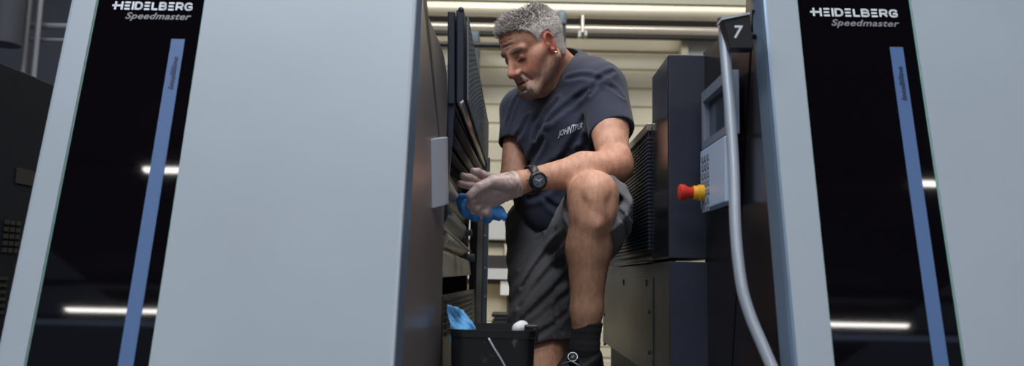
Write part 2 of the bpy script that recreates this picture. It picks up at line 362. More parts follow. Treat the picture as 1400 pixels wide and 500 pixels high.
# rollers (axes run away from the camera)
def rol(py, Xc, r, m, name='roller', y0=1.66, y1=2.5):
    z = W(606, py, 1.63).z; o = MB().tube([(Xc, y0, z), (Xc, y0 + .03, z), (Xc, y0 + .0301, z), (Xc, y1 - .03, z), (Xc, y1, z)], [r * .6, r * .6, r, r, r * .6], 28).build(name, m, LU); smooth_by_angle(o); return o
rol(250, -.165, .034, M['traysteel'], 'steel_roller'); rol(287, -.175, .040, M['rubber'], 'rubber_roller'); rol(222, -.20, .038, M['rubber'], 'rubber_roller'); rol(196, -.19, .022, M['rubber'], 'rubber_roller')
rol(324, -.152, .020, M['traysteel'], 'steel_roller'); rol(334, -.165, .017, M['brass'], 'amber_roller')
def quadplate(p, name, m, parent, off=(-.012, 0, 0), bevel=0): return MB().prism(p, off).build(name, m, parent, bevel=bevel)
quadplate([W(607, 309, 1.63), W(644, 342, 2.5), W(644, 344, 2.5), W(607, 313, 1.63)], 'ledge', M['traysteel'], LU, (-.03, 0, 0))
quadplate([W(607, 343, 1.63), W(642, 356, 2.45), W(644, 376, 2.45), W(607, 379, 1.63)], 'drip_tray', M['traysteel'], LU, (-.05, 0, 0), .003)
z1 = W(606, 404, 1.63); z2 = W(649, 395, 2.5)
VP = quadplate([z1, z2, W(652, 520, 2.5), W(604, 640, 1.63)], 'vent_panel', M['lowsteel'], LU)
mb = MB()
for k in range(6):
    y0 = 413 + k * 9; a = W(607, y0, 1.63); xa, xb = z1.x + (z2.x - z1.x) * .03, z1.x + (z2.x - z1.x) * .85
    mb.prism([Vector((xa, 1.655, a.z - .0035)), Vector((xb, 2.37, a.z - .0035)), Vector((xb, 2.37, a.z + .0035)), Vector((xa, 1.655, a.z + .0035))], (.005, 0, 0)); continue
    mb.hexa([Vector((a.x + .006, 1.70, a.z - .004)), Vector((a.x + .012, 2.38, a.z - .004)), Vector((a.x + .012, 2.38, a.z + .004)), Vector((a.x + .006, 1.70, a.z + .004)),
             Vector((a.x - .02, 1.70, a.z - .004)), Vector((a.x - .02, 2.38, a.z - .004)), Vector((a.x - .02, 2.38, a.z + .004)), Vector((a.x - .02, 1.70, a.z + .004))])
mb.build('vent_slots', M['inner'], VP)
# bits of mechanism at the roller ends
for (px, py, r) in ((636, 300, .012), (640, 318, .010), (633, 330, .009), (643, 352, .012), (641, 285, .009)):
    a = W(px, py, 2.4); smooth_by_angle(MB().tube([a - Vector((.03, 0, 0)), a + Vector((.012, 0, 0))], r, 12).build('bearing_cap', M['duct'], LU))
# far side frame
ff = MB(); a = W(641, 560, 2.52); b = W(652, 205, 2.52); ff.box(W(642, 350, 2.52).x, W(651, 350, 2.52).x, 2.52, 2.6, a.z, b.z); ff.build('far_frame', M['black'], LU)
ff = MB(); a = W(651, 560, 2.52); b = W(660, 215, 2.52); ff.box(W(651, 350, 2.52).x, W(660, 350, 2.52).x, 2.53, 2.6, a.z, b.z); ff.build('far_frame_edge', M['steel'], LU, bevel=.002)
a = W(660, 560, 2.54); b = W(667, 215, 2.54); SP = MB().box(W(660, 350, 2.54).x + .001, W(667, 350, 2.54).x, 2.54, 2.58, a.z, b.z).build('edge_strip', M['duct'], LU, bevel=.002)
for py in (300, 322, 366, 405):
    a = W(663.5, py, 2.54); MB().tube([a, a - Vector((0, .004, 0))], .004, 10).build('screw', M['silver'], SP)
# raised guards
def guard_box(p0, p1, p2, p3, th, name, m, bevel=.003):     # near-top, near-bottom, far-bottom, far-top, thickness to -X
    return MB().prism([p0, p1, p2, p3], (-th, 0, 0)).build(name, m, LU, bevel=bevel)
guard_box(W(622, 15, 1.66), W(622, 142, 1.66), W(655, 225, 2.6), W(655, 165, 2.6), .016, 'raised_guard', M['guard'])
G0, G1, G2, G3 = W(634, 13, 1.66), W(634, 141, 1.66), W(664, 232, 2.62), W(665, 168, 2.62)
g = guard_box(G0, G1, G2, G3, .016, 'mesh_guard', M['guard'])
mb = MB()                                                       # punched mesh face: real bars standing off the plate
nx, nz = 26, 15
def GP(s, t, o=.0): 
    p = G0.lerp(G3, s).lerp(G1.lerp(G2, s), t); return p + Vector((o, 0, 0))
for i in range(nx + 1):
    s = .02 + .96 * i / nx; a, b = GP(s, .05, .006), GP(s, .95, .006); d = Vector((0, .0045, 0)); mb.prism([a - d, b - d, b + d, a + d], (.003, 0, 0))
for j in range(nz + 1):
    t_ = .05 + .9 * j / nz; a, b = GP(.02, t_, .006), GP(.98, t_, .006); d = Vector((0, 0, .0020)); mb.prism([a - d, b - d, b + d, a + d], (.003, 0, 0))
mb.build('wire_mesh', M['duct'], g)
MB().tube([GP(.0, 1.0, -.006), GP(1, 1.0, -.002)], .0075, 10).build('bottom_rail', M['steel'], g, True)
MB().tube([GP(.0, .0, -.006), GP(1, .0, -.002)], .006, 10).build('top_rail', M['guard'], g, True)
# dark wash-up bars beneath the guards
quadplate([W(611, 141, 1.67), W(622, 141, 1.67), W(613, 248, 1.67)], 'guard_hinge_plate', M['guard'], LU, (0, .02, 0))
for (x0, y0, x1, y1, r, m) in ((617, 165, 657, 240, .010, 'black'), (611, 180, 652, 246, .012, 'guard'), (608, 205, 648, 252, .010, 'black'), (616, 152, 661, 238, .006, 'guard')):
    MB().tube([W(x0, y0, 1.68), W(x1, y1, 2.55)], r, 12).build('wash_bar', M['inner' if m != 'guard' else 'guard'], LU, True)
quadplate([W(618, 146, 1.68), W(659, 234, 2.55), W(640, 250, 2.6), W(600, 220, 1.70)], 'wash_cover', M['inner'], LU, (-.02, 0, 0))

# ------------------------------------------------------------------ RIGHT UNIT
RU = thing('printing_unit', 'grey printing press unit right of the man with numeral 7 and curved grab rail', 'printing press', (.8, 1.6, 0))
r1069, r1115, r1283, = (UVp(p, 250)[0] for p in (1069, 1115, 1283)); rend = r1069 + (u549 - u42)
ubr = UVp(1047, 250, -.03)[0]
slab([(ubr, -.03), (r1069 - .008, -.008), (r1069 - .004, -.002), (r1069, 0)], -.04, 'edge_bevel', M['bevel'], RU)
slab([(r1069, 0), (r1115, 0)], -.04, 'outer_cover', M['cover'], RU)
gr_ = cover_face(RU, r1069, r1115, r1283, rend, None, 1)
slab([(r1283, 0), (rend, 0)], -.04, 'front_cover', M['cover'], RU)
graphics(gr_, (1111, 20.5, 1230, .0172, 1138, 33.5, 1231, 1217.5, 63, 1235.5, 136, 90))
# side face towards the gap
fx = ubr; zt0 = W(1022, 0, 1.44).z; zt1 = W(962, 75, 1.75).z
zt = (zt0 + zt1) / 2
nb = PF(0, -.9, -.03); nt_ = PF(0, zt - 1.0 + .03, -.03)
def linY(z): return 1.35 + (z - 1.0) * math.tan(ALPHA) + .03 / math.cos(ALPHA)
xr = W(965, 300, 1.75).x
RS = MB().prism([(fx, linY(.05), .05), (fx, linY(1.62), 1.62), (fx - .001, linY(1.62) + .02, 1.62), (fx - .002, 1.47, zt), (xr, 1.76, zt), (xr, 1.76, .05)], (.03, 0, 0)).build('side_cover', M['sideR'], RU)
# upper cabinet
cx0 = W(915, 300, 1.75).x; zc = W(935, 74, 1.75).z; zs = W(935, 355.5, 1.75).z
CB = MB().box(cx0, xr + .02, 1.752, 1.955, zs + .004, zc).build('rear_cabinet', M['slate'], RU, bevel=.003)
MB().box(cx0 - .0015, cx0, 1.757, 1.95, zs + .008, zc - .004).build('side_panel', M['slate_gloss'], CB)
LB = MB().box(cx0, xr + .02, 1.752, 3.0, W(840, 489, 2.4).z, zs - .003).build('lower_cabinet', M['lowsteel'], RU, bevel=.003)
MB().box(cx0 + .001, xr + .019, 1.747, 1.752, W(840, 560, 1.75).z, zs - .004).build('front_panel', M['slate'], LB)
MB().box(cx0 + .03, xr + .02, 1.76, 3.0, .4, W(840, 489, 2.4).z).build('plinth', M['inner'], LB)
# access plate: y range from pixels 893 -> 826
def yat(px): return cx0 / ((W(px, 400, 1).x))
ya, yb = yat(893), yat(827)
za = W(893, 378, ya).z; zb_ = W(893, 520, ya).z
AP = MB().box(cx0 - .003, cx0, ya, yb, max(zb_, W(840, 487, 2.4).z + .01), za).build('access_plate', M['lowsteel'], LB, bevel=.001)
for s, zz in ((.05, za - .016), (.5, za - .016)):
    y = ya + (yb - ya) * s * .9 + .03; MB().box(cx0 - .006, cx0 - .002, y, y + .006, zz - .008, zz + .008).build('plate_latch', M['black'], AP)
for px, py in ((889, 426), (889, 481), (828, 470), (828, 430)):
    y = yat(px); a = W(px, py, y); MB().tube([(cx0 + .002, y, a.z), (cx0 - .006, y, a.z)], .005, 10).build('screw', M['black'], AP)
# black mat strip lying on the lower cabinet seam
MB().box(cx0 - .012, cx0 + .06, 1.97, 2.6, zs - .002, zs + .007).build('rubber_seal', M['black'], RU, bevel=.002)
# grille deck beyond the cabinet
zg = W(892, 168, 1.96).z; gx = cx0 - .002
GD = MB().box(gx, gx + .25, 1.96, 2.7, zs + .02, zg - .012).build('grille_housing', M['black'], RU)
mb = MB()
for k in range(30):
    z = zs + .03 + (zg - zs - .07) * k / 29; mb.box(gx - .008, gx - .0005, 1.965, 2.69, z, z + .0045)
for k in range(28):
    y = 1.97 + .71 * k / 27; mb.box(gx - .006, gx - .0005, y, y + .006, zs + .03, zg - .02)
mb.build('grille_bars', M['guard'], GD)
MB().box(gx - .01, gx + .02, 1.96, 2.7, zg - .02, zg).build('top_rail', M['steel'], GD, bevel=.002)
# cap with numeral 7
CY = 1.40
q = [W(989, 28, CY), W(1025, 20, CY), W(1031, 66, CY), (W(998, 66, CY))]
CP = MB().prism(q, (0, .03, 0)).build('rail_cap', M['black'], RU, bevel=.002)
MB().prism([q[0] + Vector((-.004, -.003, 0)), q[1] + Vector((.0, -.003, 0)), q[1] + Vector((0, -.003, .004)), q[0] + Vector((-.004, -.003, .005))], (0, .034, 0)).build('cap_trim', M['silver'], CP)
o7 = W(1003.5, 51.5, CY - .0006); text('numeral_seven', '7', o7, X, Vector((.02, 0, 1)).normalized(), .033, M['white_ink'], CP, .015, .12, .0165)
# grab rail following the lean
path = [(989, 30), (993, 90), (998, 150), (1003, 230), (1006, 320), (1014, 390), (1026, 432), (1041, 468), (1057, 505), (1072, 540)]
def yl(py): z = W(1000, py, 1.35).z; return 1.36 + (z - 1.0) * math.tan(ALPHA) * .9
pth = catmull([W(x, y, yl(y) - (0 if y < 420 else (y - 420) * .0001)) for x, y in path], 5)
GR = MB().tube(pth, .0098, 18).build('grab_rail', M['silver'], RU, True); GR['label'] = 'curved silver grab rail'
p = pth[0]; MB().tube([p - Vector((.0, 0, .004)), p + Vector((0, 0, .006))], .0112, 18).build('end_cap', M['black'], GR, True)
e = pth[-1]; MB().tube([e, Vector((fx + .01, e.y + .03, e.z - .01))], .009, 12).build('rail_foot', M['silver'], GR, True)
MB().tube([pth[1], Vector((fx, pth[1].y + .03, pth[1].z))], .006, 10).build('rail_bracket', M['black'], GR, True)
# control panel on the side face (faces the gap)
cxp = xr - .004
def ya2(px): return (cxp) / (W(px, 200, 1).x)
yn, yf = ya2(1003), ya2(967)
zT = W(967, 128, yf).z; zM = W(967, 205, yf).z; zB = W(968, 288, yf).z
mb = MB(); x0, x1 = cxp - .012, cxp + .012
yo0, yo1 = yn + .02, yf - .014; zo0, zo1 = zM + .016, zT - .022
mb.box(x0, x1, yn, yf, zo1, zT); mb.box(x0, x1, yn, yf, zM, zo0); mb.box(x0, x1, yn, yo0, zo0, zo1); mb.box(x0, x1, yo1, yf, zo0, zo1)
CPN = mb.build('control_panel', M['panelgrey'], RU); CPN['label'] = 'silver framed control panel'
MB().box(cxp + .002, cxp + .006, yo0, yo1, zo0, zo1).build('screen', M['screen'], CPN)
KP = MB().box(cxp - .016, cxp + .01, yn + .005, yf - .001, zB, zM - .004).build('keypad', M['keyp'], CPN, bevel=.003)
mb = MB()
for i in range(3):
    for j in range(7):
        y = yf - .02 - i * .022; z = zM - .02 - j * .018; mb.box(cxp - .0185, cxp - .015, y - .014, y - .001, z - .012, z)
mb.build('keys', M['panelgrey'], KP, bevel=.001)
ye = yf - .035; c_ = W(972, 263.5, ye); zE = c_.z
EB = MB().tube([(cxp - .016, ye, zE), (cxp - .030, ye, zE), (cxp - .0301, ye, zE), (cxp - .04, ye, zE)], [.017, .017, .0145, .0145], 24).build('button_collar', M['yellow'], CPN); smooth_by_angle(EB)
EB2 = MB().tube([(cxp - .04, ye, zE), (cxp - .052, ye, zE), (cxp - .058, ye, zE), (cxp - .068, ye, zE), (cxp - .071, ye, zE)], [.011, .0125, .017, .0175, .012], 24).build('stop_button', M['red'], CPN); smooth_by_angle(EB2); EB2['label'] = 'red mushroom stop button'

# ------------------------------------------------------------------ dark housing of the neighbouring unit in the left gap
HU = thing('printing_unit', 'dark side of a neighbouring press unit at the far left edge', 'printing press', (-1.6, 2.1, 0))
hx = -1.30
def hy(px): return hx / W(px, 300, 1).x
zt2 = W(0, 92, hy(0)).z
HS = MB().box(-1.9, hx, 1.5, 3.3, .1, zt2).build('housing', M['farhouse'], HU, bevel=.006)
y0, y1 = hy(15), hy(41); MB().box(hx - .001, hx + .003, y0, y1, W(20, 252, (y0 + y1) / 2).z, W(20, 231, (y0 + y1) / 2).z).build('recess', M['inner'], HS)
mb = MB()
for r_ in range(5):
    for c in range(3):
        ya_ = hy(5 + c * 8); yb_ = hy(11.5 + c * 8); zz = W(15, 345 - r_ * 9.5, hy(15)).z; mb.box(hx - .001, hx + .004, ya_, yb_, zz, zz + .011)
mb.build('vent_slots', M['inner'], HS); mb = MB()
for r_ in range(6):
    ya_ = hy(1); yb_ = hy(16); zz = W(8, 430 - r_ * 9.5, hy(8)).z; mb.box(hx - .001, hx + .004, ya_, yb_, zz, zz + .008)
mb.build('vent_slots', M['inner'], HS)

# ------------------------------------------------------------------ footboard
FB = MB().box(-.105, .335, 1.46, 3.0, .66, .70).build('footboard', M['plat'], None, bevel=.003); tag(FB, 'grey metal footboard between the two press units under the man', 'footboard')
#PERSON
# ------------------------------------------------------------------ implicit surface tools
NV = lambda p: np.array(tuple(p), dtype=np.float32)
def smn(a, b, k):
    if k <= 0: return np.minimum(a, b)
    h = np.maximum(k - np.abs(a - b), 0) / k; return np.minimum(a, b) - h * h * k * .25
def creases(F, L):        # soft valleys with a raised lip, drawn along the cloth itself
    for pts, wd_, dp in L:
        P_ = [F.hit(*q) for q in [(a.x, a.y) for a in catmull([(x, y, 0) for x, y in pts], 5)]]; P_ = [q for q in P_ if q]
        if len(P_) < 3: continue
        lo_ = np.min([NV(q) for q in P_], 0) - 4 * wd_; hi_ = np.max([NV(q) for q in P_], 0) + 4 * wd_; sl, x, y, z = F.blk(lo_, hi_)
        if F.a[sl].size == 0: continue
        D = np.full(F.a[sl].shape, 9, np.float32); n = len(P_) - 1
        for i in range(n):
            a, b = NV(P_[i]), NV(P_[i + 1]); d = b - a; l2 = max(float(d @ d), 1e-9); t = np.clip(((x - a[0]) * d[0] + (y - a[1]) * d[1] + (z - a[2]) * d[2]) / l2, 0, 1)
            q = np.sqrt((x - a[0] - t * d[0]) ** 2 + (y - a[1] - t * d[1]) ** 2 + (z - a[2] - t * d[2]) ** 2); D = np.minimum(D, q + .6 * wd_ * (2 * abs((i + .5) / n - .5)) ** 3)
        F.a[sl] += (dp * (np.exp(-(D / wd_) ** 2) * 1.25 - .9 * np.exp(-((D - 1.9 * wd_) / wd_) ** 2))).astype(np.float32)
class Field:
    def __init__(s, lo, hi, h):
        s.lo = NV(lo); s.h = h; s.n = np.ceil((NV(hi) - s.lo) / h).astype(int) + 1
        s.a = np.full(tuple(s.n), .3, np.float32)
    def blk(s, lo, hi):
        i0 = np.clip(np.floor((lo - s.lo) / s.h).astype(int), 0, s.n - 1); i1 = np.clip(np.ceil((hi - s.lo) / s.h).astype(int) + 1, 1, s.n)
        sl = tuple(slice(a, b) for a, b in zip(i0, i1))
        g = [np.arange(a, b, dtype=np.float32) * s.h + o for a, b, o in zip(i0, i1, s.lo)]
        return sl, g[0][:, None, None], g[1][None, :, None], g[2][None, None, :]
    def put(s, sl, d, k, op):
        if d.size == 0: return
        a = s.a[sl]
        if op == '+': s.a[sl] = smn(a, d, k)
        elif op == '-': s.a[sl] = -smn(-a, d, k)
        elif op == '&': s.a[sl] = -smn(-a, -d, k)
    def cap(s, a, b, ra, rb=None, k=.012, op='+'):
        a, b = NV(a), NV(b); rb = ra if rb is None else rb; R = max(ra, rb) + k + .03
        sl, x, y, z = s.blk(np.minimum(a, b) - R, np.maximum(a, b) + R); d = b - a; L = max(float(d @ d), 1e-9)
        t = np.clip(((x - a[0]) * d[0] + (y - a[1]) * d[1] + (z - a[2]) * d[2]) / L, 0, 1)
        q = np.sqrt((x - a[0] - t * d[0]) ** 2 + (y - a[1] - t * d[1]) ** 2 + (z - a[2] - t * d[2]) ** 2) - (ra + (rb - ra) * t)
        s.put(sl, q, k, op)
    def chain(s, pts, rs, k=.012, op='+'):
        for i in range(len(pts) - 1): s.cap(pts[i], pts[i + 1], rs[i], rs[i + 1], k, op)
    def ell(s, c, r, k=.012, op='+', R=None):
        c = NV(c); r = NV(r); m = float(r.max()) + k + .03; sl, x, y, z = s.blk(c - m, c + m)
        x, y, z = x - c[0], y - c[1], z - c[2]
        if R is not None:
            A = np.array(R, dtype=np.float32)              # columns = local axes in world
            x, y, z = x * A[0, 0] + y * A[1, 0] + z * A[2, 0], x * A[0, 1] + y * A[1, 1] + z * A[2, 1], x * A[0, 2] + y * A[1, 2] + z * A[2, 2]
        k0 = np.sqrt((x / r[0]) ** 2 + (y / r[1]) ** 2 + (z / r[2]) ** 2); k1 = np.sqrt((x / r[0] ** 2) ** 2 + (y / r[1] ** 2) ** 2 + (z / r[2] ** 2) ** 2)
        s.put(sl, k0 * (k0 - 1) / np.maximum(k1, 1e-6), k, op)
    def half(s, p, n, k=.004, c=None, R=9):      # keep the side n points away from; limited to a ball at c
        p = NV(p); n = NV(n); n = n / np.linalg.norm(n); c = p if c is None else NV(c)
        sl, x, y, z = s.blk(c - R, c + R); d = (x - p[0]) * n[0] + (y - p[1]) * n[1] + (z - p[2]) * n[2]
        if R < 5:
            q = np.sqrt((x - c[0]) ** 2 + (y - c[1]) ** 2 + (z - c[2]) ** 2) - R; d = np.minimum(d, -q)
        s.put(sl, d, k, '&')
    def disp(s, fn):
        m = np.abs(s.a) < .05; i = np.nonzero(m); P = [s.lo[j] + i[j] * s.h for j in range(3)]
        s.a[m] += fn(P[0], P[1], P[2]).astype(np.float32)
    def hit(s, px, py):
        d = ray(px, py)
        for Y in np.arange(1.6, 2.9, .003):
            p = CAM + d * (Y / d.y); i = [int(round((p[j] - s.lo[j]) / s.h)) for j in range(3)]
            if all(0 <= i[j] < s.n[j] for j in range(3)) and s.a[tuple(i)] < 0: return p
        return None
    def mesh(s):
        a = s.a; c = (a < 0); n = np.array(a.shape) - 1
        cnt = np.zeros(tuple(n), np.uint8)
        for dx in (0, 1):
            for dy in (0, 1):
                for dz in (0, 1): cnt += c[dx:dx + n[0], dy:dy + n[1], dz:dz + n[2]]
        ix = np.nonzero((cnt > 0) & (cnt < 8)); del cnt
        N = len(ix[0]); I = np.stack(ix, 1); cn = [(dx, dy, dz) for dx in (0, 1) for dy in (0, 1) for dz in (0, 1)]
        V = {q: a[ix[0] + q[0], ix[1] + q[1], ix[2] + q[2]] for q in cn}
        acc = np.zeros((N, 3)); w = np.zeros(N)
        for q in cn:
            for ax in range(3):
                if q[ax]: continue
                r = list(q); r[ax] = 1; r = tuple(r); va, vb = V[q], V[r]; m = (va < 0) != (vb < 0)
                t = np.where(m, va / np.where(m, va - vb, 1), 0); p = np.tile(np.array(q, float), (N, 1)); p[:, ax] += t
                acc += p * m[:, None]; w += m
        vert = s.lo + (I + acc / w[:, None]) * s.h
        gid = np.full(tuple(n), -1, np.int32); gid[ix] = np.arange(N); faces = []
        for ax in range(3):
            b, d = (ax + 1) % 3, (ax + 2) % 3
            s0 = [slice(None)] * 3; s1 = [slice(None)] * 3; s0[ax] = slice(0, n[ax]); s1[ax] = slice(1, n[ax] + 1)
            for q in (s0, s1): q[b] = slice(1, n[b]); q[d] = slice(1, n[d])
            A, B = c[tuple(s0)], c[tuple(s1)]; e = np.nonzero(A != B); sg = A[e]
            E = np.stack(e, 1); E[:, b] += 1; E[:, d] += 1
            def g(ob, od):
                F = E.copy(); F[:, b] -= ob; F[:, d] -= od; return gid[F[:, 0], F[:, 1], F[:, 2]]
            Q = np.stack([g(1, 1), g(0, 1), g(0, 0), g(1, 0)], 1); Q[~sg] = Q[~sg][:, ::-1]; faces.append(Q)
        return vert, np.concatenate(faces)
def nmesh(name, V, Fc, m, parent, colors=None, smooth=True):
    me = bpy.data.meshes.new(name); me.vertices.add(len(V)); me.vertices.foreach_set('co', np.asarray(V, np.float32).ravel())
    k = Fc.shape[1]; me.loops.add(Fc.size); me.loops.foreach_set('vertex_index', Fc.astype(np.int32).ravel())
    me.polygons.add(len(Fc)); me.polygons.foreach_set('loop_start', np.arange(0, Fc.size, k, dtype=np.int32)); me.update(); me.validate()
    me.polygons.foreach_set('use_smooth', [smooth] * len(me.polygons))
    if colors is not None:
        ca = me.color_attributes.new('tint', 'FLOAT_COLOR', 'POINT'); ca.data.foreach_set('color', np.concatenate([colors, np.ones((len(V), 1))], 1).astype(np.float32).ravel())
    o = bpy.data.objects.new(name, me); COL.objects.link(o); me.materials.append(m)
    if parent: o.parent = parent; o.matrix_parent_inverse = Matrix.Translation(parent.location).inverted()
    return o
def fmesh(name, F, m, parent, colors=None):
    V, Fc = F.mesh(); return nmesh(name, V, Fc, m, parent, colors(V) if colors else None)
def nz(x, y, z, f, s=0):
    return (np.sin(f * x * 1.0 + 1.7 * np.sin(f * .7 * y + s) + s) + np.sin(f * y * 1.1 + 1.5 * np.sin(f * .8 * z + 2 * s) + 1.3) + np.sin(f * z * .9 + 1.6 * np.sin(f * .75 * x + 3 * s) + 2.1)) / 3

# skin: tint carries only the skin's own colour differences
def tintmat(name, rough, bump, bscale, sss=.15):
    m = mat(name, (200, 150, 128), rough, 0, 0, 8, bump, bscale, sss=sss); nt = m.node_tree; at = nt.nodes.new('ShaderNodeAttribute'); at.attribute_name = 'tint'
    n = nt.nodes.new('ShaderNodeTexNoise'); n.inputs['Scale'].default_value = 45; n.inputs['Detail'].default_value = 6
    mx = nt.nodes.new('ShaderNodeMixRGB'); mx.blend_type = 'MULTIPLY'; r = nt.nodes.new('ShaderNodeValToRGB')
    r.color_ramp.elements[0].position = .3; r.color_ramp.elements[0].color = (.82, .74, .70, 1); r.color_ramp.elements[1].position = .65; r.color_ramp.elements[1].color = (1.04, 1.02, 1, 1)
    mx.inputs[0].default_value = 1; nt.links.new(at.outputs['Color'], mx.inputs[1]); nt.links.new(n.outputs['Fac'], r.inputs[0]); nt.links.new(r.outputs[0], mx.inputs[2])
    nt.links.new(mx.outputs[0], nt.nodes['Principled BSDF'].inputs['Base Color']); return m
M['skin'] = tintmat('skin', .56, .25, 260)
M['hair'] = tintmat('grey_hair', .6, 0, 100, sss=0)
M['shirt'] = mat('navy_jersey', (33, 38, 58), .85, 0, .06, 20, .25, 420, sheen=.1)
M['shorts'] = mat('charcoal_work_cloth', (86, 85, 90), .8, 0, .08, 20, .3, 380, sheen=.1)
M['panelcl'] = mat('black_cloth_panel', (20, 21, 26), .85, 0, .08, 20, .3, 380)
M['glove'] = mat('milky_vinyl_glove', (226, 206, 204), .34, 0, .05, 60, .2, 160, sss=.1, alpha=.68)
M['sock'] = mat('black_knit', (18, 17, 20), .9, 0, .1, 60, .5, 500)
M['shoe'] = mat('black_shoe', (14, 14, 17), .5, 0, .1, 30, .2, 200)
M['dial'] = mat('dial_grey', (112, 118, 126), .25, .5, .25, 90)
M['metal'] = mat('small_metal', (225, 220, 212), .15, 1)
M['bluecloth'] = mat('blue_wipe', (62, 138, 214), .6, 0, .06, 25, .3, 220)
M['bluecloth2'] = mat('light_blue_wipe', (92, 160, 216), .6, 0, .06, 25, .3, 220)
M['bucket'] = mat('stained_black_plastic', (22, 23, 27), .33, 0, .0, 12, .15, 60)
M['rag'] = mat('white_rag', (206, 206, 208), .7, 0, .04, 20, .3, 120)

PERSON = thing('person', 'grey-haired man in navy t-shirt and grey shorts kneeling between the presses, wiping rollers', 'person', W(770, 530, 2.2))
# joints
Ls, Rs = W(824, 119, 2.18), W(712, 150, 2.40); Le, Lw = W(842, 226, 2.02), W(716, 247, 1.94)
Re, Rw = W(702, 250, 2.34), W(694, 252, 2.13)
Nb = W(776, 104, 2.33); PEL = W(772, 312, 2.42); Lh, Rh = W(799, 312, 2.36), W(748, 318, 2.46)
Lk, La = W(812, 270, 1.90), W(799, 474, 1.94); Rk, Ra = W(741, 506, 2.22), W(772, 428, 2.56)
# head frame
HC = W(729, 64, 2.2); yaw, pit = math.radians(53), math.radians(33)
hl = Vector((math.cos(yaw), -math.sin(yaw), 0)); hf0 = Vector((-math.sin(yaw), -math.cos(yaw), 0))
hf = hf0 * math.cos(pit) + Vector((0, 0, -math.sin(pit))); hu = hf0 * math.sin(pit) + Vector((0, 0, math.cos(pit)))
HR = [[hl[i], hf[i], hu[i]] for i in range(3)]
def H(x, y, z): return HC + hl * x + hf * y + hu * z
# ---- hands
LH = dict(w=Lw, wr=.027, mcp=[W(664, 257, 1.90), W(660, 265, 1.905), W(662, 273, 1.915), W(669, 280, 1.93)],
  f=[[W(648, 267, 1.872), W(643, 280, 1.885), W(650, 289, 1.905)], [W(646, 275, 1.878), W(647, 288, 1.90), W(656, 294, 1.925)],
     [W(652, 284, 1.89), W(657, 294, 1.915), W(666, 294, 1.935)], [W(664, 290, 1.905), W(670, 296, 1.93), W(677, 293, 1.945)]],
  th=[W(697, 250, 1.90), W(674, 248, 1.88), W(655, 256, 1.862), W(643, 267, 1.858)])
RH = dict(w=Rw, wr=.025, mcp=[W(668, 243, 2.06), W(663, 250, 2.05), W(666, 257, 2.055), W(670, 264, 2.07)],
  f=[[W(660, 239, 2.03), W(653, 235, 2.015), W(647, 234, 2.01)], [W(650, 246, 2.02), W(641, 243, 2.0), W(633, 241, 1.995)],
     [W(651, 254, 2.02), W(640, 253, 2.0), W(629, 251, 1.99)], [W(658, 264, 2.03), W(650, 268, 2.01), W(644, 270, 2.0)]],
  th=[W(688, 262, 2.10), W(678, 271, 2.06), W(668, 276, 2.04), W(659, 279, 2.02)])
def hand(F, Hd, e=0):
    fr = [.0098, .0102, .0096, .0084]
    for i, p in enumerate(Hd['mcp']): F.cap(Hd['w'].lerp(p, .12), p, .0205 + e, .0118 + e, .016)
    F.cap(Hd['mcp'][0], Hd['mcp'][3], .0105 + e, .0095 + e, .010)
    for i, (p, ch) in enumerate(zip(Hd['mcp'], Hd['f'])):
        F.cap(p, ch[0], fr[i] + .001 + e, fr[i] + e, .003); F.cap(ch[0], ch[1], fr[i] + e, fr[i] - .0008 + e, .002); F.cap(ch[1], ch[2], fr[i] - .0008 + e, fr[i] - .002 + e, .002)
    for i in range(3):           # clefts between the knuckles
        m = (Hd['mcp'][i] + Hd['mcp'][i + 1]) / 2; q = (Hd['f'][i][0] + Hd['f'][i + 1][0]) / 2; out = (CAM - m).normalized() * .012
        F.cap(m.lerp(q, .3) + out, q + out, .0022, .003, .004, '-')
    t = Hd['th']; F.cap(t[0], t[1], .019 + e, .0135 + e, .014); F.cap(t[1], t[2], .0125 + e, .0108 + e, .004); F.cap(t[2], t[3], .0108 + e, .009 + e, .002)
# ---- body, one continuous surface
allp = [Ls, Rs, Le, Lw, Rk, Ra, La, W(628, 251, 1.97), H(0, 0, .13), H(0, -.12, 0), W(806, 500, 1.80)]
lo = [min(p[i] for p in allp) - .07 for i in range(3)]; hi = [max(p[i] for p in allp) + .09 for i in range(3)]
B = Field(lo, hi, .0031)
hc = lambda x, y, z, r, k=.012, op='+': B.ell(H(x, y, z), r, k, op, HR)
hcap = lambda a, b, ra, rb, k=.01, op='+': B.cap(H(*a), H(*b), ra, rb, k, op)
hc(0, -.014, .031, (.072, .094, .078)); hc(0, .030, -.022, (.062, .062, .080), .02); hc(0, .040, .042, (.058, .046, .048), .02)
for s in (-1, 1):
    hcap((s * .057, -.004, -.045), (s * .022, .074, -.098), .020, .017, .022); hcap((s * .048, .048, -.022), (s * .036, .066, -.048), .017, .016, .02)
    hcap((s * .058, .030, -.012), (s * .060, .0, -.012), .012, .012, .02)
hcap((-.016, .082, -.103), (.016, .082, -.103), .016, .016, .02); hcap((0, .07, -.06), (0, .072, -.085), .03, .028, .02)
hcap((-.042, .073, .016), (-.008, .086, .012), .0105, .0095, .010); hcap((.042, .073, .016), (.008, .086, .012), .0105, .0095, .010)
for s in (-1, 1):
    hc(s * .031, .098, -.004, (.018, .018, .013), .012, '-'); hc(s * .031, .074, -.004, (.0135, .0135, .012), .003)
    hcap((s * .020, .0865, -.0095), (s * .042, .080, -.0105), .0028, .0026, .002)       # lowered lids
    hcap((s * .021, .0905, -.0175), (s * .043, .081, -.019), .0018, .0018, .003, '-')
hcap((0, .086, .008), (0, .112, -.036), .0075, .0105, .010); hc(0, .112, -.040, (.0125, .012, .0105), .006)
for s in (-1, 1): hc(s * .013, .100, -.042, (.0085, .011, .008), .005); hcap((s * .006, .109, -.052), (s * .008, .104, -.050), .003, .003, .002, '-')
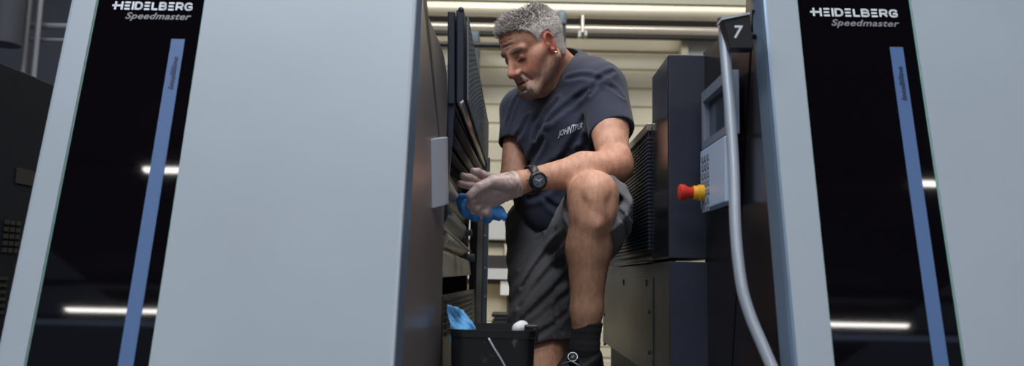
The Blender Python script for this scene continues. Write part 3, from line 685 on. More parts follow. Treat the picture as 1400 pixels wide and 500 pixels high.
for s in (-1, 1): hcap((s * .019, .094, -.046), (s * .030, .080, -.072), .0022, .0018, .008, '-')     # nasolabial folds
hcap((-.018, .090, -.066), (.018, .090, -.066), .0065, .0065, .006); hcap((0, .096, -.066), (0, .0955, -.066), .006, .006, .006)
hcap((-.016, .089, -.079), (.016, .089, -.079), .0068, .0068, .006)
hcap((-.025, .090, -.0725), (.025, .090, -.0725), .0016, .0016, .002, '-'); hcap((-.014, .097, -.0725), (.014, .097, -.0725), .0026, .0026, .002, '-')
hcap((-.012, .099, -.091), (.012, .099, -.091), .004, .004, .008, '-')
for s in (-1, 1):
    hc(s * .075, .002, -.004, (.0085, .017, .031), .004); hc(s * .080, .006, .006, (.005, .010, .016), .003, '-'); hc(s * .079, .006, -.012, (.005, .006, .009), .003, '-')
    hcap((s * .081, -.010, .010), (s * .082, .002, .025), .0035, .0035, .004); hcap((s * .079, .013, -.006), (s * .076, .016, -.014), .004, .004, .003)
for i in range(4):
    z = .036 + i * .012; hcap((-.030, .086 - i * .004, z), (.030, .086 - i * .004, z + .002), .0013, .0013, .004, '-')
# neck
B.cap(H(0, -.028, -.03), Nb + Vector((.0, -.01, -.01)), .054, .058, .03)
B.cap(H(.032, -.012, -.05), Nb + Vector((-.05, -.07, -.02)), .018, .016, .02); B.cap(H(0, .015, -.075), Nb + Vector((-.06, -.04, -.03)), .032, .035, .03)
# trunk under the clothes
for a, b, r in ((Ls, Rs, .055), (Nb + Vector((0, .01, -.09)), PEL, .08), (Lh, Rh, .08), (Nb + Vector((0, 0, -.03)), Ls, .045), (Nb + Vector((0, 0, -.03)), Rs, .045)): B.cap(a, b, r, r, .04)
# arms
LA = (Lw - Le).normalized(); 
B.cap(Ls, Ls.lerp(Le, .40), .036, .044, .02); B.cap(Ls.lerp(Le, .4), Ls.lerp(Le, .55), .044, .047, .02); B.cap(Ls.lerp(Le, .5), Le, .0475, .040, .02)
B.cap(Ls.lerp(Le, .48) + Vector((-.008, -.012, 0)), Ls.lerp(Le, .75) + Vector((-.010, -.014, 0)), .036, .034, .02)
B.cap(Le, Le.lerp(Lw, .35), .041, .0455, .02); B.cap(Le.lerp(Lw, .35), Lw, .0445, .0265, .02)
B.cap(Le + Vector((.012, .0, -.012)), Le + Vector((.008, 0, .02)), .028, .028, .015)                # elbow point
B.cap(Rs, Re, .047, .040, .03); B.cap(Re, Rw, .042, .027, .02)
hand(B, LH); hand(B, RH)
# legs
B.cap(Lh, Lk + Vector((0, .05, .0)), .078, .060, .03); B.cap(Lk + Vector((0, .01, 0.004)), Lk + Vector((0, .0, -.025)), .058, .056, .02)
B.cap(Lk + Vector((0, -.004, .014)), Lk + Vector((-.004, -.004, -.012)), .050, .046, .012)
B.cap(Lk + Vector((0, -.042, -.068)), Lk + Vector((0, -.030, -.078)), .016, .018, .02)
c1 = Lk.lerp(La, .34); c2 = Lk.lerp(La, .75)
B.chain([Lk, c1 + Vector((-.004, .012, 0)), c2, La], [.053, .0520, .0365, .029], .02); B.cap(Lk.lerp(La, .12) + Vector((.01, .03, 0)), Lk.lerp(La, .52) + Vector((.005, .035, 0)), .040, .026, .03)
B.cap(Lk.lerp(La, .15) + Vector((-.006, -.030, 0)), Lk.lerp(La, .8) + Vector((-.006, -.008, 0)), .020, .016, .02)          # shin edge
Lto = W(758, 530, 1.80); B.cap(La + Vector((0, .03, -.06)), Vector((Lto.x, Lto.y, .735)), .035, .028, .03)
B.cap(Rh, Rk, .085, .056, .03); B.cap(Rk, Rk + Vector((0, -.01, -.0)), .056, .052, .02); B.cap(Rk, Rk.lerp(Ra, .4), .050, .050, .02); B.cap(Rk.lerp(Ra, .4), Ra, .050, .034, .02)
Rt_ = Ra + Vector((.0, .06, .0)); B.cap(Ra, Vector((Ra.x, Ra.y + .05, .75)), .034, .028, .02)
# relief: knee cap hollows, veins, skin folds
for sx in (-1, 1): B.ell(Lk + Vector((sx * .036, -.054, -.024)), (.008, .006, .018), .02, '-')
B.ell(Lk + Vector((-.002, -.046, .006)), (.024, .014, .024), .012)
B.half((0, 0, .7013), (0, 0, -1), .004)
B.disp(lambda x, y, z: .0007 * nz(x, y, z, 70) + .0004 * nz(x, y, z, 190, 2))
def skincol(V):
    V = np.asarray(V); n = len(V); q = V - np.array(HC); L = np.stack([q @ np.array(hl), q @ np.array(hf), q @ np.array(hu)], 1); r = np.linalg.norm(q, axis=1)
    base = np.array(lin((196, 148, 124))[:3]); c = np.tile(base, (n, 1))
    def mix(col, w): nonlocal c; w = np.clip(w, 0, 1)[:, None]; c = c * (1 - w) + np.array(lin(col)[:3]) * w
    def near(p, rad): return np.clip(1 - np.linalg.norm((L - np.array(p)) / np.array(rad), axis=1), 0, 1) ** .7
    hd = r < .17
    mix((192, 138, 116), hd * .5)
    for s in (-1, 1):
        mix((188, 108, 92), hd * near((s * .078, .004, -.002), (.018, .03, .045)) * 1.3); mix((196, 116, 98), hd * near((s * .04, .07, -.03), (.035, .04, .03)) * .7)
        mix((112, 88, 76), hd * near((s * .026, .088, .017), (.029, .024, .0095)) * 2)          # eyebrows
        mix((74, 52, 46), hd * near((s * .031, .086, -.0125), (.016, .014, .004)) * 1.8); mix((160, 104, 88), hd * near((s * .031, .085, -.004), (.022, .02, .014)) * .6)
    mix((188, 104, 88), hd * near((0, .115, -.04), (.02, .02, .02)) * .9)
    mix((164, 112, 102), hd * near((0, .094, -.0725), (.024, .016, .009)) * 1.2); mix((80, 48, 46), hd * near((0, .094, -.0725), (.027, .02, .0028)) * 1.6)
    # grey stubble and goatee
    st = hd * (L[:, 2] < -.045 - .25 * np.clip(.03 - L[:, 1], 0, .2)) * (L[:, 1] > -.01); jaw = np.clip((-.040 - L[:, 2]) / .03, 0, 1) * (L[:, 1] > 0) * hd
    nn = .5 + .5 * np.sin(V[:, 0] * 1900 + 3 * np.sin(V[:, 2] * 1300)) * np.sin(V[:, 2] * 2100 + 2 * np.sin(V[:, 1] * 1700)); lips = near((0, .094, -.0725), (.028, .02, .012)) > .1
    mix((176, 160, 150), jaw * (.25 + .3 * nn) * (~lips)); mix((204, 198, 192), np.clip(near((0, .085, -.10), (.042, .05, .032)) * 2, 0, 1) * (.12 + .30 * nn) * hd * (~lips))
    mix((190, 176, 166), np.clip(near((0, .098, -.058), (.036, .02, .010)) * 2, 0, 1) * .25 * hd * (~lips))
    # sun-reddened forearms and elbow, paler upper arm, hairy shins
    d = np.linalg.norm(V - np.array(Le), axis=1); mix((184, 116, 92), np.clip(1 - d / .07, 0, 1) * .7)
    leg = np.clip((Lk.z - .015 - V[:, 2]) / .12, 0, 1) * (V[:, 1] < 2.1); mix((152, 116, 94), leg * .85); mix((112, 86, 70), leg * np.clip(nn - .4, 0, 1) * .5)
    kn = np.linalg.norm(V - np.array(Lk + Vector((0, -.05, 0))), axis=1); mix((206, 158, 130), np.clip(1 - kn / .05, 0, 1) * .5)
    return c
BODY = fmesh('body', B, M['skin'], PERSON, skincol)
del B
# ---- hair: a close cap plus short strands
R_ = np.array([tuple(hl), tuple(hf), tuple(hu)])
def hairline(y, x):     # lowest hair height for a given depth on the head
    ax = np.abs(x); front = .064 - .10 * np.clip(ax - .035, 0, .03)
    return np.interp(y, [-.12, -.07, -.030, -.012, .018, .030, .040, .060, .076], [-.062, -.060, -.045, .034, .030, .006, .044, .066, .076]) * 1.0 + 0 * front
Fh = Field([c - .15 for c in HC], [c + .15 for c in HC], .0026)
Fh.ell(HC + hf * -.014 + hu * .032, (.0750, .0975, .0825), 0, '+', HR); Fh.ell(H(0, .040, .046), (.061, .048, .050), .02, '+', HR); Fh.ell(H(0, -.03, -.03), (.064, .056, .05), .02, '+', HR)
def hcut(x, y, z):
    q = np.stack([x, y, z], 1) - np.array(HC); L = q @ R_.T; return L
m = np.abs(Fh.a) < .04; idx = np.nonzero(m); P = np.stack([Fh.lo[j] + idx[j] * Fh.h for j in range(3)], 1); L = (P - np.array(HC)) @ R_.T
cut = (hairline(L[:, 1], L[:, 0]) - L[:, 2]) * .8 + .003 * np.sin(L[:, 0] * 300) * np.sin(L[:, 1] * 260)
Fh.a[m] = np.maximum(Fh.a[m] + .0006 * nz(P[:, 0], P[:, 1], P[:, 2], 320) , cut)
Vh, Fcs = Fh.mesh(); 
def haircol(L, rnd):
    t = np.clip((L[:, 2] - .052) / .045, 0, 1) * np.clip(1.15 - np.clip(L[:, 1] - .03, 0, 1) * 12, .35, 1); pale = np.array(lin((226, 223, 220))[:3]); dk = np.array(lin((112, 104, 100))[:3])
    w = np.clip(t * (.25 + .9 * rnd) + .12 * rnd, 0, 1)[:, None]; return pale * (1 - w) + dk * w
HAIR = nmesh('hair', Vh, Fcs, M['hair'], PERSON, haircol((Vh - np.array(HC)) @ R_.T, np.full(len(Vh), .5)))
rng = np.random.RandomState(3); Lh_ = (Vh - np.array(HC)) @ R_.T
ell = Lh_ - np.array([0, -.014, .036]); keep = np.nonzero(np.linalg.norm(ell / np.array([.0765, .0985, .0855]), axis=1) > .93)[0]
pick = rng.choice(keep, 9000); SV = []; SF = []
for n_, i in enumerate(pick):
    l = Lh_[i]; nrm = ell[i] / np.array([.0765, .0985, .0855]) ** 2; nrm /= np.linalg.norm(nrm); top = np.clip((l[2] - .05) / .05, 0, 1) * 1.0
    ln = .004 + top * (.006 + .013 * np.clip((l[1] + .02) / .08, 0, 1)) * rng.uniform(.6, 1.2)
    comb = np.array([.25 * np.sin(l[0] * 120 + 2 * np.sin(l[1] * 80)), 1.0, .55]) * (.3 + .5 * top) + (np.array([0, -.6, -.9]) * (1 - top)); dr = nrm * (.7 if top > .2 else .35) + comb * .6 + rng.normal(0, .22, 3); dr /= np.linalg.norm(dr)
    sd = np.cross(dr, nrm + .01); sd /= np.linalg.norm(sd) + 1e-6; w_ = .0008 + .0005 * top; up2 = np.cross(sd, dr) * w_
    mid = l + dr * ln * .6; tip = mid + (dr + comb * .35 - nrm * .1) * ln * .5; bs = len(SV); l = l - nrm * .001
    SV += [l + sd * w_, l - sd * w_, l + up2, mid + sd * w_ * .8, mid - sd * w_ * .8, mid + up2 * .8, tip]
    SF += [(bs, bs + 1, bs + 4), (bs, bs + 4, bs + 3), (bs + 1, bs + 2, bs + 5), (bs + 1, bs + 5, bs + 4), (bs + 2, bs, bs + 3), (bs + 2, bs + 3, bs + 5), (bs + 3, bs + 4, bs + 6), (bs + 4, bs + 5, bs + 6), (bs + 5, bs + 3, bs + 6)]
SVw = np.array(SV) @ R_ + np.array(HC); SVa = np.array(SV); st = nmesh('hair_strands', SVw, np.array(SF), M['hair'], HAIR, haircol(np.repeat(SVa[::7], 7, 0), np.repeat(rng.uniform(0, 1, len(SVa) // 7), 7))); st['kind'] = 'stuff'
# goatee strands
bv = np.empty(len(BODY.data.vertices) * 3, np.float32); BODY.data.vertices.foreach_get('co', bv); bv = bv.reshape(-1, 3); Lb = (bv - np.array(HC)) @ R_.T
wch = ((np.abs(Lb[:, 0]) < .034) & (Lb[:, 1] > .068) & (Lb[:, 2] < -.086) & (Lb[:, 2] > -.13)) | ((np.abs(Lb[:, 0]) < .03) & (Lb[:, 1] > .085) & (Lb[:, 2] < -.053) & (Lb[:, 2] > -.062))
ids = np.nonzero(wch)[0]; SV = []; SF = []
for i in rng.choice(ids, 1300):
    l = Lb[i]; dr = np.array([l[0] * 2, .45, -.8]) + rng.normal(0, .2, 3); dr /= np.linalg.norm(dr); ln = rng.uniform(.004, .009); sd = np.cross(dr, [0, 1, .2]); sd /= np.linalg.norm(sd); bs = len(SV)
    u2 = np.cross(sd, dr); SV += [l + sd * .0007, l - sd * .0007, l + u2 * .0007, l + dr * ln]; SF += [(bs, bs + 1, bs + 3), (bs + 1, bs + 2, bs + 3), (bs + 2, bs, bs + 3)]
M['beard'] = mat('grey_beard', (158, 146, 138), .7); gt = nmesh('goatee', np.array(SV) @ R_ + np.array(HC), np.array(SF), M['beard'], PERSON); gt['kind'] = 'stuff'
st_ = H(.0845, .008, -.034); es = MB(); es.tube([st_ - hl * .004, st_ + hl * .0, st_ + hl * .004, st_ + hl * .0055], [.0028, .0038, .003, .001], 14); es.build('ear_stud', M['metal'], PERSON, True)

# ---- t-shirt
T = Field(lo, [hi[0] + .03, hi[1] + .05, hi[2]], .0036)
lat = (Ls - Rs).normalized(); fwd_ = lat.cross(Vector((0, 0, 1))).normalized()
if fwd_.y > 0: fwd_ = -fwd_
ch = W(770, 178, 2.31); be = W(768, 262, 2.36); wa = W(770, 318, 2.42)
for s in (-1, 1):
    T.chain([Nb.lerp(Ls if s > 0 else Rs, .5) + Vector((0, 0, -.035)), ch + lat * s * .062, be + lat * s * .048, wa + lat * s * .05], [.078, .108, .098, .102], .05)
T.cap(Ls + Vector((-.012, 0, -.004)), Nb + Vector((0, 0, -.035)), .066, .064, .05); T.cap(Rs + Vector((.01, 0, -.004)), Nb + Vector((0, 0, -.035)), .066, .064, .05)
T.cap(Nb + Vector((0.004, .016, .022)), Nb + Vector((0, .01, -.05)), .069, .085, .04); T.cap(Nb + Vector((.03, .02, -.005)), Ls.lerp(Nb, .35) + Vector((0, 0, .012)), .062, .060, .04)
T.cap(be + fwd_ * .03, be + fwd_ * .035 + Vector((0, 0, -.06)), .08, .075, .05)
# sleeves
ul = (Le - Ls).normalized(); ur = (Re - Rs).normalized()
T.cap(Ls + Vector((.004, .006, 0)), Ls.lerp(Le, .72) + Vector((.006, .006, 0)), .0625, .0635, .03); T.cap(Rs + Vector((0, 0, -.005)), Rs.lerp(Re, .64), .064, .058, .03)
T.half(Ls.lerp(Le, .60), (ul + Vector((.16, 0, 0))), .003, Ls.lerp(Le, .64), .085); T.half(Rs.lerp(Re, .50), ur + Vector((-.1, 0, 0)), .003, Rs.lerp(Re, .66), .082)
T.cap(Ls.lerp(Le, .62) + Vector((.004, .004, 0)), Ls.lerp(Le, .9) + Vector((.004, .004, 0)), .0525, .056, .004, '-'); T.cap(Rs.lerp(Re, .38), Rs.lerp(Re, .8), .050, .052, .004, '-')
# neckline
T.cap(Nb + Vector((-.014, -.020, .022)), H(0, -.02, -.03), .0595, .060, .004, '-')
# drape: folds radiate from the armpit and hang down the belly
arm = Ls + Vector((-.04, -.04, -.07))
def fold(F, a, b, r, d, op='-'): F.cap(a, b, r, r * .5, d, op)
def onch(px, py, dY=0): return W(px, py, 2.2 + dY)
T.disp(lambda x, y, z: .0032 * nz(x, y, z, 24) + .0011 * np.sin(78 * (x * .9 + y * .3 - z * .35) + 2.6 * nz(x, y, z, 12, 1)) + .0008 * nz(x, y, z, 75, 3))
creases(T, [([(800, 160), (788, 190), (768, 214)], .010, .005), ([(806, 122), (780, 142), (748, 168)], .009, .004), ([(800, 185), (797, 205), (792, 222)], .009, .004),
    ([(838, 98), (820, 108), (808, 128)], .008, .004), ([(762, 138), (745, 160), (732, 190)], .009, .004), ([(790, 205), (750, 232), (722, 250)], .011, .005),
    ([(780, 225), (745, 262), (722, 272)], .010, .005), ([(722, 160), (714, 178), (704, 190)], .008, .004), ([(710, 130), (700, 150), (692, 180)], .007, .003),
    ([(775, 108), (800, 104), (830, 112)], .007, .003), ([(745, 272), (760, 284), (775, 292)], .009, .004), ([(828, 116), (840, 122), (852, 132)], .007, .0025), ([(742, 190), (728, 215), (722, 235)], .010, .004)])
T.half(W(770, 322, 2.42), (-.05, 0, -1), .004)
SHIRT = fmesh('t_shirt', T, M['shirt'], PERSON); del T
# collar band
rc = []; cax = (H(0, -.02, -.02) - Nb).normalized(); e1 = cax.cross(Vector((0, 1, 0))).normalized(); e2 = cax.cross(e1)
# ---- shorts
S = Field([lo[0], 1.75, W(700, 480, 2.3).z - .1], [hi[0] + .12, hi[1] + .1, W(770, 290, 2.4).z + .12], .0036)
S.cap(Lh + Vector((0, 0, .03)), Rh + Vector((0, 0, .03)), .112, .108, .05); S.cap(wa, PEL + Vector((0, 0, -.03)), .118, .12, .05)
Rt1 = Rh.lerp(Rk, .84); S.cap(Rh, Rt1, .108, .082, .05); S.cap(Rh + Vector((-.03, -.03, -.02)), Rh.lerp(Rk, .7) + Vector((-.012, -.01, 0)), .09, .078, .05)
S.half(W(740, 466, 2.2), (.06, .0, -1), .004, W(740, 470, 2.24), .13)
Lt1 = Lk + Vector((.018, .02, -.018)); S.cap(Lh, Lt1 + Vector((0, .05, 0)), .108, .080, .05); S.cap(Lt1 + Vector((0, .08, 0)), Lt1, .078, .078, .03)
S.cap(Lh + Vector((.0, 0, -.03)), Lt1 + Vector((.012, .08, -.045)), .100, .062, .04)
hn = (Lk - Lh).normalized(); S.half(Lk + Vector((.012, .050, 0)), hn + Vector((-.75, 0, .55)), .003, Lk + Vector((.0, -.02, 0)), .13)
S.cap(Lk.lerp(Lh, .05) + Vector((0, .03, 0)), Lk + Vector((0, -.12, 0)), .066, .072, .004, '-')
S.cap(Rk.lerp(Rh, .12), Rk - (Rh - Rk) * .2, .066, .07, .004, '-')
ax_ = (Rk - Rh).normalized()
S.disp(lambda x, y, z: .0045 * nz(x, y, z, 20) + .0036 * np.sin(62 * (z * .75 - x * .55) + 2.8 * nz(x, y, z, 13, 1)) * (x < .12) + .0016 * np.sin(170 * (z * .6 - x * .6) + 3 * nz(x, y, z, 12, 3)))
creases(S, [([(776, 318), (745, 350), (716, 392)], .010, .006), ([(778, 345), (752, 372), (712, 420)], .011, .007), ([(777, 372), (756, 398), (714, 438)], .010, .006), ([(776, 400), (752, 424), (716, 455)], .011, .006),
    ([(774, 428), (755, 444), (728, 462)], .008, .005), ([(768, 455), (760, 440), (758, 420)], .007, .004), ([(742, 322), (724, 342), (712, 366)], .009, .005), ([(850, 290), (858, 315), (858, 340)], .008, .005), ([(843, 262), (858, 285), (868, 310)], .007, .004)])
SHORTS = fmesh('work_shorts', S, M['shorts'], PERSON); del S
MB().tube([W(718, 345, 2.27), W(716, 405, 2.2)], .004, 8).build('seam', M['panelcl'], SHORTS, True) if 0 else None
# ---- gloves
def glove(Hd, name, lo_, hi_, cuff):
    G = Field(lo_, hi_, .0016); hand(G, Hd, .0016); ax = (cuff - Hd['mcp'][1]).normalized()
    G.cap(Hd['w'].lerp(Hd['mcp'][1], .3), cuff, .024, Hd['wr'] + .0045, .012); 
    p0 = cuff; G.half(p0, ax, .002, p0 + ax * .02, .05)
    A = np.array(tuple(ax)); C0 = np.array(tuple(p0))
    def f(x, y, z):
        t = -((x - C0[0]) * A[0] + (y - C0[1]) * A[1] + (z - C0[2]) * A[2]); w = np.clip(1 - np.abs(t - .02) / .035, 0, 1)
        return w * .0016 * np.sin(520 * t + 2.5 * nz(x, y, z, 60)) + .0006 * nz(x, y, z, 230, 1) + .0004 * nz(x, y, z, 420, 2)
    G.disp(f); G.cap(Hd['w'].lerp(Hd['mcp'][1], .1), cuff + ax * .03, Hd['wr'] - .003, Hd['wr'] + .003, .001, '-')
    return fmesh(name, G, M['glove'], PERSON)
def bb(ps, m=.035): return [min(p[i] for p in ps) - m for i in range(3)], [max(p[i] for p in ps) + m for i in range(3)]
cuffL = LH['w'].lerp(LH['mcp'][1], .16)
lo_, hi_ = bb([cuffL] + LH['mcp'] + sum(LH['f'], []) + LH['th']); g1 = glove(LH, 'glove', lo_, hi_, cuffL); g1['label'] = 'milky vinyl glove on the hand with the blue wipe'
cuffR = RH['w'].lerp(RH['mcp'][1], -.1)
lo_, hi_ = bb([cuffR] + RH['mcp'] + sum(RH['f'], []) + RH['th']); g2 = glove(RH, 'glove', lo_, hi_, cuffR); g2['label'] = 'milky vinyl glove on the hand reaching behind'
# ---- watch
wc = Le.lerp(Lw, .91); wa_ = LA; wn = (CAM - wc); wn = (wn - wa_ * wn.dot(wa_)).normalized(); wn = (wn + Vector((0, 0, -.10))).normalized(); ws = wa_.cross(wn).normalized()
wrad = .0335; mb = MB(); V_ = []; F_ = []; nseg = 40
for k in range(nseg):
    a = 2 * math.pi * k / nseg; d = wn * math.cos(a) * 1.0 + ws * math.sin(a) * 1.0
    for (o_, r_) in ((-.0105, 0), (-.0095, .0028), (.0095, .0028), (.0105, 0), (0.0, -.001)): V_.append(wc + wa_ * o_ + d * (wrad + r_))
for k in range(nseg):
    for j in range(5): a, b = k * 5 + j, k * 5 + (j + 1) % 5; c, d = ((k + 1) % nseg) * 5 + (j + 1) % 5, ((k + 1) % nseg) * 5 + j; F_.append((a, b, c, d))
mb.add(V_, F_); WT = mb.build('wrist_watch', M['black'], PERSON, True); WT['label'] = 'chunky black wrist watch'
cc = wc + wn * (wrad + .001) + Vector((0, 0, -.002))
cs = MB().tube([cc - wn * .003, cc + wn * .004, cc + wn * .0085, cc + wn * .011, cc + wn * .0112], [.0215, .0235, .0225, .0195, .0165], 32).build('watch_case', M['black'], WT); smooth_by_angle(cs)
dl = MB().tube([cc + wn * .0098, cc + wn * .0116], [.0158, .0155], 32).build('watch_dial', M['dial'], WT); smooth_by_angle(dl)
mb = MB()
for an, ln in ((.6, .012), (2.6, .009)):
    d = wa_ * math.cos(an) + ws * math.sin(an); s_ = wn.cross(d) * .0008; mb.prism([cc + wn * .0118 - s_, cc + wn * .0118 + s_, cc + wn * .0118 + d * ln + s_, cc + wn * .0118 + d * ln - s_], wn * .0005)
mb.build('watch_hands', M['white_ink'], WT)
for sg in (-1, 1): MB().tube([cc + wa_ * sg * .021 + wn * .002 + ws * .006, cc + wa_ * sg * .0265 + wn * .002 + ws * .006], .0028, 10).build('watch_button', M['duct'], WT, True)
top_ = wc + wn * .020 + Vector((0, 0, .0285)); MB().box(-.006, .006, -.002, .002, -.005, .005).build('x', M['silver']) if 0 else None
# ---- sock, shoes
K = Field([La.x - .12, La.y - .3, .69], [La.x + .12, La.y + .16, La.z + .16], .003)
tp = W(803, 440, 1.935); K.chain([tp, La, La + Vector((0, .012, -.05))], [.0375, .0335, .036], .015); K.half(tp + Vector((0, 0, -.0)), (0, 0, 1), .003); K.disp(lambda x, y, z: .0004 * np.sin(z * 420) + .0008 * nz(x, y, z, 60))
0 and K.cap(tp + Vector((0, 0, .03)), tp + Vector((0, 0, -.004)), .0345, .0345, .002, '-')
SK = fmesh('sock', K, M['sock'], PERSON); del K
def shoe(ank, toe, name, vertical=False):
    tdir = Vector((toe.x - ank.x, toe.y - ank.y, 0)).normalized(); heel = Vector((ank.x, ank.y, .735)) - tdir * .035
    lo_, hi_ = bb([ank + Vector((0, 0, .03)), heel, toe], .08); lo_[2] = .695
    Q = Field(lo_, hi_, .003); t3 = Vector((toe.x, toe.y, .733))
    Q.cap(heel, t3, .036, .034, .02); Q.cap(ank + Vector((0, 0, -.01)), heel + Vector((0, 0, .02)), .041, .042, .03); Q.cap(ank + tdir * .025 + Vector((0, 0, -.018)), t3 - tdir * .05 + Vector((0, 0, .022)), .043, .040, .03)
    Q.cap(t3 - tdir * .03, t3, .044, .040, .02)
    Q.half((0, 0, .7015), (0, 0, -1), .003); Q.half(ank + Vector((0, 0, .004)), (tdir * .35 + Vector((0, 0, 1))), .012); Q.cap(ank + Vector((0, 0, .05)), ank + Vector((0, 0, -.015)), .037, .034, .003, '-')
    Q.disp(lambda x, y, z: .001 * nz(x, y, z, 50)); o = fmesh(name, Q, M['shoe'], PERSON)
    so = Field([lo_[0], lo_[1], .695], [hi_[0], hi_[1], .74], .003); so.cap(heel + Vector((0, 0, -.022)), t3 + Vector((0, 0, -.02)), .045, .048, .0); so.half((0, 0, .7012), (0, 0, -1), .001); so.half((0, 0, .724), (0, 0, 1), .002)
    fmesh('sole', so, M['rubber'], o); return o, tdir
aS = Vector((La.x, La.y, La.z - .012)); SH, td = shoe(aS, Vector((Lto.x, Lto.y, .73)), 'shoe')
dc = W(783, 489, 1.845); dn_ = (CAM - dc).normalized() + Vector((0, 0, .5)); dn_.normalize(); dc = dc + dn_ * .004
MB().tube([dc - dn_ * .016, dc + dn_ * .001], [.0145, .0125], 24).build('lace_dial', M['black'], SH, True)
rg = [dc + dn_ * .0015 + (dn_.orthogonal().normalized() * math.cos(t) + dn_.cross(dn_.orthogonal().normalized()) * math.sin(t)) * .0105 for t in np.linspace(0, 2 * math.pi, 25)]
MB().tube(rg, .0011, 6).build('dial_ring', M['silver'], SH, True)
sdv = td.cross(Vector((0, 0, 1))).normalized()
for k in range(4):
    c_ = dc + td * (.012 + .016 * k) - Vector((0, 0, .008 + .011 * k)); MB().tube([c_ - sdv * .022 - Vector((0, 0, .008)), c_ - td * .004, c_ + sdv * .022 - Vector((0, 0, .008))], .0016, 8).build('lace', M['duct'], SH, True)
lp = La + Vector((0, .004, .012)); MB().prism([lp + Vector((-.012 + i_ * .0, -.034, z_)) for i_, z_ in ((0, 0), )] + [lp + Vector((.012, -.033, .001)), lp + Vector((.012, -.033, .006)), lp + Vector((-.012, -.034, .005))], (0, .003, 0)).build('woven_mark', M['grey_ink'], SK)
Q = Field([Ra.x - .1, Ra.y - .16, .695], [Ra.x + .1, Ra.y + .16, Ra.z + .1], .003); bt = Vector((Ra.x - .004, Ra.y + .045, .745))
Q.cap(Ra + Vector((0, .01, 0)), bt, .047, .040, .02); Q.cap(bt, bt + Vector((0, -.075, -.004)), .040, .035, .02); Q.cap(Ra + Vector((0, .035, .02)), Ra + Vector((0, .05, -.05)), .036, .036, .02); Q.half((0, 0, .7015), (0, 0, -1), .003)
Q.half(Ra + Vector((0, -.01, .03)), Vector((0, -.5, .8)), .003); SR = fmesh('shoe', Q, M['shoe'], PERSON)
for k in range(3):
    z_ = .838 - k * .022; MB().tube([Vector((Ra.x + .050 * math.sin(a), Ra.y + .02 + k * .008 - .050 * math.cos(a), z_ + .01 * math.sin(a))) for a in np.linspace(-1.2, 1.2, 12)], .0035, 8).build('stripe', M['silver'], SR, True)

# ---- print on the chest, laid onto the jersey
bpy.context.view_layer.update()
def chest_text():
    cu = bpy.data.curves.new('t', 'FONT'); cu.body = 'JOHNTPER'; cu.size = 1; cu.offset = .008; cu.space_character = 1.0
    to = bpy.data.objects.new('tmp', cu); COL.objects.link(to); dg = bpy.context.evaluated_depsgraph_get(); dg.update()
    me = bpy.data.meshes.new_from_object(to.evaluated_get(dg)); bpy.data.objects.remove(to)
    bm = bmesh.new(); bm.from_mesh(me); bmesh.ops.subdivide_edges(bm, edges=bm.edges, cuts=1); bm.to_mesh(me); bm.free()
    x0 = min(v.co.x for v in me.vertices); x1 = max(v.co.x for v in me.vertices)
    for v in me.vertices:
        s = (v.co.x - x0) / (x1 - x0); big = 1.0 + .45 * math.exp(-((s - .5) / .16) ** 2); px = 763 + 33 * s + v.co.y * 2.5; py = 182.5 - 12 * s - (v.co.y - .35) * 11.5 * big
        d = ray(px, py).normalized(); ok, loc, nrm, _ = SHIRT.ray_cast(SHIRT.matrix_world.inverted() @ CAM, (SHIRT.matrix_world.inverted().to_3x3() @ d)); 
        v.co = (SHIRT.matrix_world @ loc) - d * .003 if ok else W(px, py, 2.18)
    o = bpy.data.objects.new('chest_print', me); COL.objects.link(o); me.materials.append(M['white_ink']); o.parent = SHIRT; o.matrix_parent_inverse = SHIRT.matrix_world.inverted()
chest_text()

# ------------------------------------------------------------------ blue wipe in the hand
def rag(name, pts, rs, fl, m, label, cat, h=.0022, amp=.003, fr=70, fold=(0, 0, 1)):
    lo_, hi_ = bb(pts, .04); F = Field(lo_, hi_, h); F.chain(pts, rs, .012)
    F.disp(lambda x, y, z: amp * nz(x, y, z, fr) + amp * .8 * np.sin(fr * 3.2 * (x * fold[0] + y * fold[1] + z * fold[2]) + 3 * nz(x, y, z, fr * .5, 2)))
    return F
F = rag('w', [W(630, 271, 1.90), W(636, 283, 1.90), W(648, 291, 1.915), W(664, 294, 1.93), W(680, 291, 1.935), W(688, 295, 1.93)], [.012, .016, .018, .018, .015, .009], 0, 0, 0, 0, amp=.0026, fr=85, fold=(.7, .2, .5))
F.chain([W(630, 268, 1.885), W(640, 268, 1.872), W(648, 275, 1.895)], [.007, .006, .007], .006); F.chain([W(683, 290, 1.93), W(690, 296, 1.925), W(689, 301, 1.925)], [.006, .005, .003], .005)
for i in range(3): F.cap(W(650 + i * 12, 300, 1.895), W(644 + i * 12, 284, 1.885), .0015, .003, .006, '-')
o = fmesh('cleaning_wipe', F, M['bluecloth'], None); tag(o, 'crumpled blue wipe gripped in the gloved hand', 'wipe')

